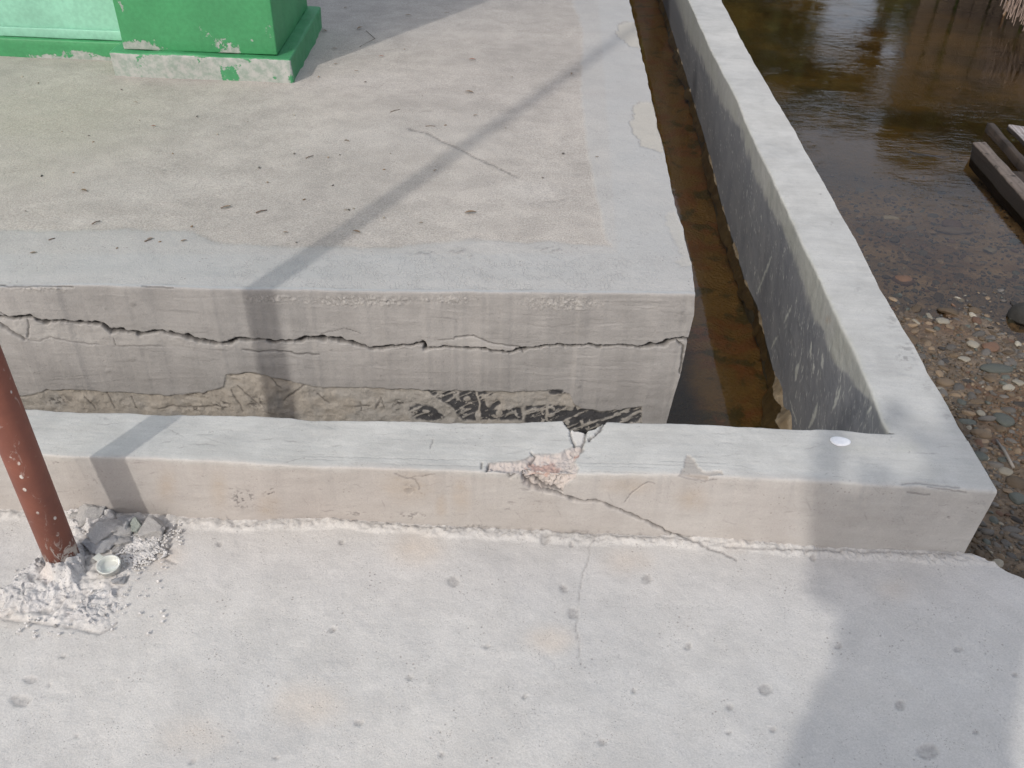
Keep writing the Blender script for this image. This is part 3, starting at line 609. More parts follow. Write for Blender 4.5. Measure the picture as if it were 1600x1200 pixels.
for k in range(170):
    x0 = rk.uniform(0, 1060); y0 = rk.uniform(462, 600); ln = rk.uniform(15, 130); cv = rk.normal(0, .1); an = rk.normal(.02, .07)
    L = [(x0+ln*q, y0+ln*q*an+cv*ln*q*(1-q)*1.5) for q in (0, .25, .5, .75, 1)]; sel = (px > x0-20) & (px < x0+ln+20) & (np.abs(py-y0) < 40)
    d, t = dline(qx[sel], qy[sel], L); g_ = np.exp(-(d/rk.uniform(.5, 1.1))**2)*np.sin(np.clip(t, .02, .98)*math.pi)
    if rk.random() < .5: att['pale'][sel] = np.maximum(att['pale'][sel], g_*rk.uniform(.1, .35)); disp[sel] += .0005*g_
    else: att['dark'][sel] = np.maximum(att['dark'][sel], g_*rk.uniform(.06, .22)); disp[sel] -= .0005*g_
patch = dpoly(qx, qy, S5([(500, 345), (560, 340), (640, 334), (700, 360), (830, 385), (800, 400), (700, 392), (600, 380), (540, 372)])); att['pale'] = np.maximum(att['pale'], .6*sm(1, -3, patch)); disp += .0008*sm(0, -2, patch)
# unrendered foot of the face: recessed, tan, with black tar showing through
lowl = S4([(-300, 600), (0, 590), (90, 590), (200, 560), (350, 562), (700, 582), (850, 570), (930, 545), (940, 495), (1050, 485), (1180, 520), (1330, 550), (1600, 552)])+S5([(250, 556), (450, 564), (800, 570), (950, 560), (1040, 575), (1058, 618), (1100, 642), (1200, 648), (1342, 632), (1350, 700), (1600, 700)])
ly = np.interp(qx, [p[0] for p in lowl], [p[1] for p in lowl]); lo = sm(-.8, 1.6, qy-ly+1.5*n1)*(px < 1003); disp -= .0035*lo-lo*.004*fbm(P, 45, 4, 47)
att['rawbase'] = lo; nb_ = fbm(P, 9, 3, 48)
att['peach'] = np.clip(lo*sm(-.15, .2, nb_)*sm(700, 600, px)*1.0+lo*.5*sm(.0, .3, fbm(P, 16, 3, 49)), 0, 1)
arc = np.minimum.reduce([dline(qx, qy, S4(L))[0] for L in ([(960, 500), (1040, 490), (1090, 500)], [(990, 545), (1040, 590), (1080, 630)], [(1130, 515), (1170, 555)], [(1180, 610), (1230, 570), (1270, 540)], [(1320, 580), (1370, 620)], [(445, 570), (475, 640)], [(545, 590), (570, 640)], [(350, 590), (400, 640)], [(960, 560), (1010, 650)], [(1500, 615), (1505, 650)], [(1480, 635), (1540, 630)], [(1570, 640), (1585, 600), (1600, 640)], [(660, 640), (720, 630), (800, 635), (880, 632)])])
g = np.exp(-(arc/1.2)**2)*lo; att['dark'] = np.maximum(att['dark'], g*.5); disp -= .002*g
for x0, y0, rx, ry in [(318, 615, 9, 5), (300, 618, 12, 4), (345, 635, 20, 10), (300, 640, 30, 5), (90, 628, 30, 10), (620, 637, 8, 12), (625, 632, 10, 8), (400, 630, 20, 14)]:
    g = sm(1.1, .2, np.hypot((px-x0)/rx, (py-y0)/ry))*sm(.0, .3, fbm(P, 140, 3, int(x0)))*lo; att['dark'] = np.maximum(att['dark'], .7*g); disp -= .002*g
bl = np.zeros_like(px)
for L in (S5([(440, 562), (560, 567), (650, 568), (720, 575), (760, 640), (840, 640), (845, 690), (590, 690), (560, 640), (500, 605)]), S5([(368, 640), (400, 625), (470, 632), (520, 680), (515, 690), (400, 690)]),
          S5([(860, 630), (950, 625), (1060, 632), (1180, 655), (1340, 632), (1352, 790), (1180, 790), (1000, 790), (850, 790)]), S5([(950, 560), (1010, 562), (1030, 578), (960, 580)])):
    bl = np.maximum(bl, sm(2, -1.5, dpoly(qx, qy, L)+1.2*fbm(P, 110, 3, 40)))
bl *= sm(.30, .14, nd)*sm(.42, .30, fbm(P, 75, 3, 50)); bl *= (px < 1003)
sp = np.minimum.reduce([np.hypot((qx-x0)/rx, (qy-y0)/ry) for x0, y0, rx, ry in [(764, 629, 7, 10), (747, 652, 5, 9), (666, 645, 6, 3), (730, 625, 5, 4), (795, 640, 4, 3), (890, 641, 7, 3), (860, 650, 8, 3), (965, 650, 6, 3), (780, 648, 6, 5), (712, 620, 5, 3), (980, 645, 5, 3)]])
bl *= sm(.8, 1.1, sp); run = dline(qx, qy, S5([(650, 568), (665, 620), (655, 685)]))[0]; bl *= sm(1., 2.2, run); run = dline(qx, qy, S5([(940, 575), (948, 630), (945, 690)]))[0]; bl *= sm(1.4, 2.6, run)
att['black'] = bl*.97; disp -= .0015*bl
# rest of the bottom right: grey smear recess
g = dpoly(qx, qy, S5([(1000, 632), (1180, 655), (1120, 700), (1000, 690)])); att['smear'] = sm(2, -3, g)*.0
for x0, y0, rx, ry, a in [(1065, 490, 14, 18, .35), (207, 475, 7, 6, .5), (165, 482, 3, 3, .5), (905, 604, 5, 4, .4), (595, 587, 2, 2, .6), (206, 560, 8, 5, .35), (168, 580, 7, 4, .3), (1000, 470, 60, 3, .3)]:
    g = sm(1.1, .2, np.hypot((px-x0)/rx, (py-y0)/ry))*(.5+.5*sm(-.1, .3, fbm(P, 120, 3, int(x0)))); att['dark'] = np.maximum(att['dark'], a*g*.5); disp += .0015*g
P = P+nrm*disp[..., None]*(1-.6*top[..., None])
front = grids_mesh('front_face', [(P, att, None)], m_face); under(front, slab)
# top surface
ty = np.r_[[0], ydist(-60, 444, ZS, 1.7), np.linspace(7.2, 16, 14)]
tx = axis((-9, -2.4, .4), (-2.4, .35, .0042)); sx = (tx+9)
YY = []
Xg, K = np.meshgrid(tx, np.arange(len(ty)), indexing='ij')
yf_ = Yf(Xg)+band; Ybase = ty[1:][0]
tt = np.r_[0, np.maximum(ty[1:]-1.95, .0)]; tt = np.sort(np.maximum(tt, 0)); tt = np.unique(np.round(tt, 5)); 
Xg, T = np.meshgrid(tx, tt, indexing='ij')
Yg = Yf(Xg)+band+T*(1-(Yf(Xg)-Yf(.35))/14)
Xe = Xs(Yg); Xg = np.where(Xg > -.3, -.3+(Xg+.3)/.65*(Xe+.3), Xg)
Xg[-1] += .0012*vn(np.stack([Yg[-1]*0, Yg[-1], Yg[-1]*0], -1), 25, 8)
P = np.stack([Xg, Yg, np.full_like(Xg, ZS)], -1); P0 = P.copy()
px, py = pr(P0); qx, qy = wob(px, py, P, 2., 50)
att = {k: np.zeros(P.shape[:2]) for k in ('border', 'sand', 'palepatch', 'pale', 'dark', 'craze')}
dz = .004*fbm(P, 2.0, 3, 81)+.0012*fbm(P, 18, 3, 82); dz *= sm(0, .12, T)
dz += (.003*fbm(P, 3.5, 3, 41)+.0015*fbm(P*[1, 2, 4], 14, 3, 42))*.4*sm(.25, 0, T)
bxr = np.interp(qy, [0, 45, 112, 139, 225, 270, 319, 375, 395], [893, 911, 909, 907, 916, 924, 935, 946, 962]); byf = np.interp(qx, [-200, 0, 200, 300, 330, 469, 500, 600, 725, 837, 965, 1100], [357, 360, 362, 363, 377, 388, 386, 389, 377, 380, 388, 388])
bn_ = 5*fbm(P, 14, 4, 180); bd = np.maximum(sm(-4, 4, qx-bxr+.5*bn_), sm(-4, 4, qy-byf+bn_)); att['border'] = bd*(.85+.15*fbm(P, 8, 3, 83)); dz += bd*.0025*sm(0, .05, T)
b2 = np.maximum(sm(-3, 3, qx-np.interp(qy, [0, 400], [935, 965])), sm(-3, 3, qy-398)); att['border'] = np.clip(att['border']*(.72+.28*b2), 0, 1)
for x0, y0, rx, ry, a in [(90, 190, 260, 90, .9), (40, 260, 120, 60, .5), (330, 350, 100, 20, .0)]:
    att['sand'] = np.maximum(att['sand'], a*sm(1, .1, np.hypot((px-x0)/rx, (py-y0)/ry))*np.clip(.8+.5*fbm(P, 5, 4, 84), 0, 1)*(1-bd))
ch = np.zeros_like(px)
for L in ([(1400, 430), (1330, 425), (1300, 450), (1310, 490), (1290, 520), (1300, 560), (1330, 580), (1330, 610), (1425, 640), (1450, 600)], [(1240, 100), (1275, 92), (1330, 90), (1360, 210), (1280, 190), (1270, 170), (1235, 155)], [(1440, 890), (1480, 880), (1560, 1100), (1500, 1060), (1440, 940)], [(1480, 1090), (1545, 1060), (1550, 1110), (1500, 1120)]):
    ch = np.maximum(ch, sm(1.5, -1.5, dpoly(px+3*np.sign(fbm(P, 60, 2, 85))*np.abs(fbm(P, 60, 2, 85))**.5, qy, crop(L, 2.667, 500, 0)))*(1. if L[0][1] < 500 else .5))
att['palepatch'] = ch; dz -= ch*.004
rimc = np.exp(-((ch-.5)/.28)**2)*(ch > .02); att['dark'] = np.maximum(att['dark'], rimc*.35*(qx < 1030))
def tcr(L, w_, dp, a):
    global dz
    d, t = dline(qx, qy, L); gg = np.exp(-(d/w_)**2)*sm(0, .06, t)*sm(1, .85, t); dz = dz-dp*gg; att['dark'] = np.maximum(att['dark'], a*gg)
S2 = lambda p: crop(p, 2.667, 500, 0)
tcr(S2([(350, 535), (450, 560), (490, 582), (560, 612), (640, 655), (720, 690), (800, 730), (860, 750)]), 1.1, .003, .75)
tcr(S2([(420, 465), (470, 462)]), 1.2, .001, .3); tcr(S2([(940, 845), (990, 838), (1040, 828)]), .9, .001, .35)
for x0, y0, rx, ry in [(255, 269, 18, 5), (600, 1001, 1, 1), (718, 395, 22, 7), (730, 404, 20, 6), (660, 398, 30, 5), (860, 392, 30, 7)]:
    g = sm(1.1, .2, np.hypot((px-x0)/rx, (py-y0)/ry))*sm(.0, .3, fbm(P, 120, 3, int(x0))); att['dark'] = np.maximum(att['dark'], .45*g); dz += .003*g
att['craze'] = sm(392, 405, qy)*sm(330, 380, qx)*sm(1080, 960, qx)
for x0, y0, rx, ry in [(610, 212, 260, 50), (300, 300, 300, 40), (830, 300, 90, 30), (200, 345, 250, 14), (560, 120, 200, 30)]:
    att['pale'] = np.maximum(att['pale'], .35*(1-bd)*sm(1, 0, np.hypot((px-x0)/rx, (py-y0)/ry))*np.clip(.6+fbm(P, 4, 4, 86), 0, 1))
P[..., 2] += dz*sm(-.001, .006, T)+(T < .0005)*(.003*fbm(P, 3.5, 3, 41)+.0015*fbm(P*[1, 2, 4], 14, 3, 42))*.4
topo = grids_mesh('top_surface', [(P, att, None)], m_slab); under(topo, slab)
# the face's own strip of top carries the same smooth border look; right side
yr = np.r_[np.linspace(1.891, 1.99, 20), 1.951+tt[tt > .045]]; sd = []
for z in [ZS, ZS-.01, ZS-.03, .25, .2, .15, .1, 0, -.1, -.25, -.45]:
    x = np.where(yr < 1.951, Xs(np.maximum(yr, 1.9)), Xs(yr))+(XR(z)-XR(ZS))*np.exp(-(yr-1.891)/.25); sd.append(np.stack([x+.0008, yr, np.full_like(yr, z)], -1))
sd = np.stack(sd, 1); o = grids_mesh('side_face', [(sd, {}, None)], m_face); under(o, slab)

# ------------------------------------------------------------------ ground, water
def ZG(X, Y):
    z = np.interp(Y, [1.0, 1.3, 1.55, 1.8, 2.2, 2.5, 2.85, 3.3, 3.9, 4.6, 6, 9.6, 10.6, 13, 60], [-.035, -.045, -.115, -.17, -.25, -.292, -.322, -.345, -.368, -.42, -.55, -.62, -.2, .1, .4])
    z = z-.04*np.clip(X-1.6, 0, 2)*(Y < 3); z = np.where(X > 5, np.maximum(z, -.5+.05*(X-5)), z)
    tr = (X < .85); z = np.where(tr, np.where(Y < 10, -.405, z), z)
    Q = np.stack([X, Y, X*0], -1); z = z+np.where(tr, .02*fbm(Q, 5, 3, 91)+.012*fbm(Q, 14, 2, 94), .018*fbm(Q, 5, 4, 92)+.006*fbm(Q, 35, 3, 93))
    return np.where((Y < 1.5) & (X < .95), -.5, z)
gx = axis((-120, -6, 12), (-6, .2, .3), (.2, 2.9, .012), (2.9, 12, .15), (12, 120, 12)); gy = axis((-60, .9, 6), (.9, 4.2, .012), (4.2, 12, .06), (12, 200, 10))
Xg, Yg = np.meshgrid(gx, gy, indexing='ij'); P = np.stack([Xg, Yg, ZG(Xg, Yg)], -1)
P[..., 2] = np.where((Yg < .9) & (Xg < 1.2), -.5, P[..., 2])
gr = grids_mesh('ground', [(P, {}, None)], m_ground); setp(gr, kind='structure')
def plane(name, x0, x1, y0, y1, z, mat):
    o = mesh_obj(name, [(x0, y0, z), (x1, y0, z), (x1, y1, z), (x0, y1, z)], [(0, 1, 2, 3)], mat); setp(o, kind='structure'); return o
plane('water', .88, 14, 1.2, 10.9, ZW, m_pond)
plane('trench_water', -3.4, .86, 1.52, 10.9, ZW, m_trench)

# ------------------------------------------------------------------ house wall and pillar
zp = .43; f_y = 3.365
def askew(v): return (v.x-.1*max(0, v.y+.335) if v.x > 0 else v.x, v.y, v.z)
pil = empty('green_pillar', (-1.4, 3.7, ZS)); setp(pil, 'bright green square pillar on a scuffed flaking plinth, standing on the terrace', 'pillar')
def chip_attr(o, fn, world_off):
    me = o.data; n = len(me.vertices); co = np.empty(n*3, np.float32); me.vertices.foreach_get('co', co); co = co.reshape(-1, 3)+np.array(world_off)
    a = me.attributes.new('chip', 'FLOAT', 'POINT'); a.data.foreach_set('value', fn(co).astype(np.float32))
L0 = Vector((-1.4, 3.7, ZS))
pl = rough_box('plinth', (-1.735+1.4, f_y-3.7, -.02), (-1.03+1.4, 4.2-3.7, zp-ZS), m_plinth, pil, seg=.014, amp=.008, bev=.008, taper=askew)
chip_attr(pl, lambda c: np.where(c[:, 1] < f_y+.012, np.clip(.86+.75*fbm(c, 11, 4, 66), 0, 1), .12)*(c[:, 2] < zp-.006)+.25*(c[:, 2] >= zp-.006), L0)
sh = rough_box('shaft', (-1.69+1.4, f_y+.035-3.7, zp-ZS), (-1.085+1.4, 4.15-3.7, 3.2), m_green, pil, seg=.03, amp=.004, bev=.006, taper=askew)
def shchip(c):
    px, py = pr(c); g = np.zeros(len(c)); nz = .35*fbm(c, 12, 3, 67)
    for x0, y0, rx, ry, a in [(215, 72, 50, 16, 1.0), (200, 78, 38, 14, 1.2), (188, 8, 5, 14, .8), (360, 82, 30, 7, .75), (385, 66, 20, 6, .55), (300, 50, 50, 25, .42), (350, 60, 70, 22, .45), (420, 30, 20, 50, .38), (372, 38, 5, 4, .8)]:
        g = np.maximum(g, a*np.clip(1.25-np.hypot((px-x0)/rx, (py-y0)/ry), 0, 1))
    return np.clip(g+nz*(g > .05), 0, 1)
chip_attr(sh, shchip, L0)
hw = empty('house_wall', (-2.9, 3.7, ZS)); setp(hw, 'pale mint painted house wall with a darker green skirting band left of the pillar', 'wall')
wl = Vector((-2.9, 3.7, ZS))
wv_ = rough_box('wall_face', (-3.5+2.9-2, 3.59-3.7, -.02), (-1.69+2.9, 3.80-3.7, 2.9), m_mint, hw, seg=.05, amp=.004, bev=.004, seed=5)
bnd_ = rough_box('skirting_band', (-3.5+2.9-2, 3.553-3.7, -.02), (-1.70+2.9, 3.589-3.7, .072), m_green, hw, seg=.02, amp=.006, bev=.006, seed=6)
led = rough_box('wall_ledge', (-3.5+2.9-2, 3.572-3.7, .0735), (-1.70+2.9, 3.589-3.7, .112), m_mint, hw, seg=.03, amp=.003, bev=.005, seed=9)
chip_attr(bnd_, lambda c: np.clip(.9-18*(c[:, 2]-ZS)+.8*fbm(c, 8, 3, 68), 0, 1)*.75*(c[:, 2] < ZS+.05), wl)

# ------------------------------------------------------------------ steel pipe with its mortar footing
pb = bp(np.array((103., 884.)), 0.); pb[2] = 0
def tube(pts, radii, seg=32, cap=True):
    pts = [Vector(p) for p in pts]; V = []; Fc = []
    up = Vector((0, 1, 0))
    for i, p in enumerate(pts):
        d = (pts[min(i+1, len(pts)-1)]-pts[max(i-1, 0)]).normalized()
        a = d.cross(up); a = a.normalized() if a.length > 1e-3 else d.cross(Vector((1, 0, 0))).normalized(); b = d.cross(a)
        for k in range(seg):
            t = 2*math.pi*k/seg; V.append(p+(a*math.cos(t)+b*math.sin(t))*radii[i])
    for i in range(len(pts)-1):
        for k in range(seg): Fc.append((i*seg+k, i*seg+(k+1) % seg, (i+1)*seg+(k+1) % seg, (i+1)*seg+k))
    if cap: Fc += [tuple(range(seg))[::-1], tuple((len(pts)-1)*seg+k for k in range(seg))]
    return V, Fc
pts = [(0, 0, -.04), (0, 0, .3), (0, 0, .6), (-.005, 0, .9)]+[(-.005-.088*(z-.9)*1.0, .04*(z-.9), z) for z in np.arange(1.1, 3.4, .2)]
V, Fc = tube(pts, [.0325]*len(pts)); pipe = mesh_obj('steel_pipe', V, Fc, m_pipe, None, True, tuple(pb)); setp(pipe, 'red brown painted steel pipe spattered with white, standing in crumbled mortar', 'pipe')
# footing: a hummocky collar of mortar
ex = axis((pb[0]-.24, pb[0]+.30, .0026)); ey = axis((pb[1]-.20, pb[1]+.20, .0026)); Xg, Yg = np.meshgrid(ex, ey, indexing='ij'); P = np.stack([Xg, Yg, Xg*0], -1)
px, py = pr(P); qx, qy = wob(px, py, P, 6, 35); qx += 3*fbm(P, 120, 3, 78)
S10 = lambda p: crop(p, 4.287, 0, 720)
foot = dpoly(qx, qy, S10([(300, 560), (230, 640), (90, 760), (-10, 860), (-40, 980), (-40, 1050), (230, 1040), (300, 1000), (420, 960), (500, 930), (570, 900), (590, 760), (590, 640), (600, 470), (560, 520), (480, 560)]))
inner_ = dpoly(qx, qy, S10([(330, 690), (290, 800), (400, 880), (520, 850), (575, 760), (585, 560), (540, 560), (520, 650)]))
skirt = dpoly(qx, qy, S10([(560, 900), (620, 850), (800, 860), (830, 1000), (700, 1130), (450, 1100), (250, 1060), (420, 970)]))
hz = -.012+.030*sm(5, -24, foot)+.030*sm(3, -14, inner_)+.016*sm(6, -16, skirt)
up_ = dpoly(qx, qy, S10([(370, 200), (450, 230), (560, 290), (660, 330), (780, 340), (790, 420), (640, 440), (590, 470), (490, 520), (440, 380)])); hz += .030*sm(10, -12, up_)
pb2 = dpoly(qx, qy, S10([(600, 440), (780, 410), (800, 480), (760, 600), (620, 640)])); hz += .022*sm(5, -6, pb2)
msk = np.clip(sm(6, -8, np.minimum.reduce([foot, skirt, up_, pb2])), 0, 1)
hz += msk*(.012*fbm(P, 26, 4, 72)+.010*np.abs(fbm(P, 60, 4, 73, .65))+.006*fbm(P, 150, 3, 74, .7))-.002
fl = fbm(P, 85, 3, 73)
P[..., 0] += msk*.006*fbm(P, 55, 3, 75); P[..., 1] += msk*.006*fbm(P, 55, 3, 76)
P[..., 2] = hz
foot_o = grids_mesh('mortar_footing', [(P, {'dark': msk*sm(.04, .0, np.abs(fl))*.3, 'peach': .5*np.maximum(sm(1, .2, np.hypot(px-75, py-905)/22), sm(1, .2, np.hypot((px-88)/26, (py-958)/10)))}, None)], m_rubble)
setp(foot_o, 'whitish hummocky mortar footing packed round the foot of the brown pipe', 'footing')
def rock_bm(seed, sub=2, flat=.7, rough=.22, angular=False):
    bm = bmesh.new(); bmesh.ops.create_icosphere(bm, subdivisions=sub, radius=1)
    P = np.array([v.co[:] for v in bm.verts])
    if angular:
        r = np.random.default_rng(seed); D = r.normal(size=(9, 3)); D /= np.linalg.norm(D, axis=1, keepdims=True); c = r.uniform(.55, .85, 9)
        for d_, cc in zip(D, c):
            e = P@d_-cc; P -= np.outer(np.clip(e, 0, None), d_)
    n = fbm(P+seed*7.3, 1.1, 2, seed); n2 = fbm(P+seed*3.1, 4, 4 if sub > 3 else 2, seed+1)*(1.6 if sub > 4 else 1)
    P = P*(1+rough*n+rough*.25*n2)[:, None]*[1, .78+.2*((seed*37) % 10)/10, flat]
    for v, p in zip(bm.verts, P): v.co = p
    return bm
def zof(px_, py_, z=0.): return bp(np.array((float(px_), float(py_))), z)
chunks = [(140, 803, 22, .030, 'split grey lump with dark fissures against the kerb above the pipe foot'), (168, 828, 26, .034, 'largest pale mortar lump, between the pipe and the kerb'), (196, 822, 15, .030, 'bluish grey mortar chunk under the kerb face'),
          (214, 822, 9, .03, 'small greenish square chip of mortar by the kerb'), (236, 826, 17, .028, 'white angular mortar chunk at the right end of the rubble'), (250, 826, 7, .012, 'dark grey stone beside the white chunk'), (193, 845, 12, .014, 'flat oblong mortar flake in the middle of the rubble'),
          (186, 907, 8, .010, 'dark grey shard beside the plastic lid'), (142, 876, 7, .012, 'little mortar crumb touching the pipe collar'), (160, 850, 20, .020, 'smooth dark grey broken face of mortar right of the pipe'), (115, 806, 9, .015, 'small pale crumb just right of the pipe'), (183, 858, 8, .01, 'small grey crumb above the plastic lid')]
m_ch = [concrete('chunk_pale', (.60, .585, .57), (.50, .49, .48), big=20, pits=.4, bumpd=.003), concrete('chunk_grey', (.50, .505, .52), (.42, .425, .44), big=20, pits=.4, bumpd=.003), concrete('chunk_green', (.40, .44, .40), (.34, .37, .34), big=20, pits=.3, bumpd=.002)]
for i, (x, y, r_, zc, lab) in enumerate(chunks):
    c = zof(x, y, zc*.5); rad = r_/F*2.6
    o = bm_obj('rubble_chunk', rock_bm(100+i, 5, .62, .34, True), m_ch[2 if i == 3 else 1 if i in (2, 5, 7, 9) else 0], None, True, tuple(c))
    o.scale = (rad, rad, max(zc, rad*.7)); o.rotation_euler = (RNG.uniform(-.3, .3), RNG.uniform(-.3, .3), RNG.uniform(0, 6)); setp(o, lab, 'rubble', 'rubble chunks at the foot of the pipe')
crumbm = [bm_obj('mortar_crumb', rock_bm(200+i, 2, .7, .3, True), m_ch[0], None, False) for i in range(4)]
marks = [('the plastic lid', 172, 888), ('the brown pipe', 105, 850), ('the white angular chunk', 236, 826), ('the largest mortar lump', 168, 828), ('the flat mortar flake', 193, 845), ('the front lip of the footing', 90, 975), ('the foot of the drain wall', 285, 825)]
def where(x, y, mk, far_=26):
    n_, mx_, my_ = min(mk, key=lambda q: (q[1]-x)**2+(q[2]-y)**2); dx, dy = x-mx_, y-my_; d_ = math.hypot(dx, dy)
    side = ('right of' if dx > 0 else 'left of') if abs(dx) > abs(dy) else ('below' if dy > 0 else 'above')
    return f"{'close' if d_ < far_ else 'a little way'} {side} {n_}"
cr = []
for i in range(1500):
    a = RNG.random()
    if a < .75: x, y = RNG.normal(218, 17), RNG.normal(856, 13)
    elif a < .9: x, y = RNG.uniform(120, 285), RNG.normal(832, 8)
    else: x, y = RNG.uniform(20, 260), RNG.uniform(840, 1000)
    if x < 130 and 700 < y < 885: continue
    c = zof(x, y, .004)
    if c[1] > Yb(c[0])-.01: continue
    cr.append((RNG.uniform(.0012, .0042)*(1 if RNG.random() < .93 else 1.8), x, y, c))
cr.sort(key=lambda q: -q[0]); gv = []; gf = []; off = 0
seen_ = set(); ncr = 0
for i, (s, x, y, c) in enumerate(cr):
    lb_ = f"{'pea sized' if s > .007 else 'small'} pale mortar crumb {where(x, y, marks)}"
    if ncr < 4 or (i < 160 and lb_ not in seen_):
        o = crumbm[ncr] if ncr < 4 else crumbm[ncr % 4].copy(); seen_.add(lb_)
        if ncr >= 4: COL.objects.link(o)
        ncr += 1
        o.location = tuple(c); o.scale = (s, s*RNG.uniform(.6, 1), s); o.rotation_euler = tuple(RNG.uniform(0, 6, 3))
        setp(o, f"{'pea sized' if s > .007 else 'small'} pale mortar crumb {where(x, y, marks)}", 'rubble', 'mortar crumbs round the pipe footing')
    else:
        me_ = crumbm[i % 4].data; q = np.array([v.co[:] for v in me_.vertices])*s; t_ = RNG.uniform(0, 6); q = np.stack([q[:, 0]*math.cos(t_)-q[:, 1]*math.sin(t_), q[:, 0]*math.sin(t_)+q[:, 1]*math.cos(t_), q[:, 2]], -1)+c
        gv.append(q); gf += [tuple(v+off for v in p.vertices) for p in me_.polygons]; off += len(q)
o = mesh_obj('mortar_grit', np.concatenate(gv), gf, m_ch[0]); setp(o, 'fine pale mortar grit strewn round the pipe footing', 'grit', kind='stuff')
# plastic lid
k = N('milky_plastic'); k.b.inputs['Transmission Weight'].default_value = .35; m_plastic = k.fin((.62, .64, .60), .3, None, .5)
lc = zof(172, 888, .012); lid = empty('plastic_lid', tuple(lc)); setp(lid, 'milky translucent plastic bottle lid with a tab lying in the mortar rubble', 'lid')
prof = [(.0, .002), (.017, .002), (.019, .004), (.0205, .014), (.0235, .015), (.0235, .0125), (.022, .0118), (.021, 0), (.0, 0)]
V = []; Fc = []; sg_ = 40
for r_, z in prof:
    for kx in range(sg_): V.append((r_*math.cos(2*math.pi*kx/sg_), r_*math.sin(2*math.pi*kx/sg_), z))
for i in range(len(prof)-1):
    for kx in range(sg_): Fc.append((i*sg_+kx, i*sg_+(kx+1) % sg_, (i+1)*sg_+(kx+1) % sg_, (i+1)*sg_+kx))
mesh_obj('cup', V, Fc, m_plastic, lid, True); 
tab = rough_box('tab', (-.040, -.008, .011), (-.022, .008, .0135), m_plastic, lid, seg=.01, amp=0, bev=.001); lid.rotation_euler = (.08, .1, -.5)
# white disc on the wall corner
wd = zof(1313, 689, ZK+.0022); V = [(0, 0, .0016)]; Fc = []
for j, (r_, z) in enumerate([(.010, .0016), (.0165, .0013), (.019, .0004), (.0195, -.002)]):
    for kx in range(36):
        t = 2*math.pi*kx/36; rr = r_*(1+.05*math.sin(3*t+1)); V.append((rr*1.15*math.cos(t), rr*.8*math.sin(t), z))
for kx in range(36): Fc.append((0, 1+kx, 1+(kx+1) % 36))
for j in range(3):
    for kx in range(36): Fc.append((1+j*36+kx, 1+(j+1)*36+kx, 1+(j+1)*36+(kx+1) % 36, 1+j*36+(kx+1) % 36))
o = mesh_obj('white_token', V, Fc, simple('white_shell', (.72, .73, .76), (.66, .67, .70), .5, 60, .0006), None, True, tuple(wd)); setp(o, 'small bright white oval token lying on the corner of the drain wall', 'token')

# ------------------------------------------------------------------ river stones
scol = {'grey': ((.135, .122, .108), (.09, .082, .072)), 'tan': ((.25, .185, .12), (.18, .13, .085)), 'brown': ((.125, .09, .055), (.085, .06, .038)), 'red': ((.14, .08, .05), (.10, .058, .038)), 'slate': ((.105, .115, .10), (.075, .08, .07)), 'pale': ((.34, .31, .25), (.25, .225, .18)), 'dark': ((.05, .045, .04), (.035, .03, .027))}
smat = {k: stone_mat('stone_'+k, *v) for k, v in scol.items()}
protos = {}
def stone_mesh(i, key):
    if (i, key) not in protos:
        bm = rock_bm(i+1, 3, .55+.03*(i % 5), .2, i % 3 == 2); me = bpy.data.meshes.new('river_pebble'); bm.to_mesh(me); bm.free()
        me.materials.append(smat[key]); me.polygons.foreach_set('use_smooth', [True]*len(me.polygons)); protos[(i, key)] = me
    return protos[(i, key)]
def on_ground(x, y):
    z = -.2
    for _ in range(12): c = bp(np.array((float(x), float(y))), z); z = .5*z+.5*float(ZG(np.array([c[0]]), np.array([c[1]]))[0])
    return bp(np.array((float(x), float(y))), z)
placed = []
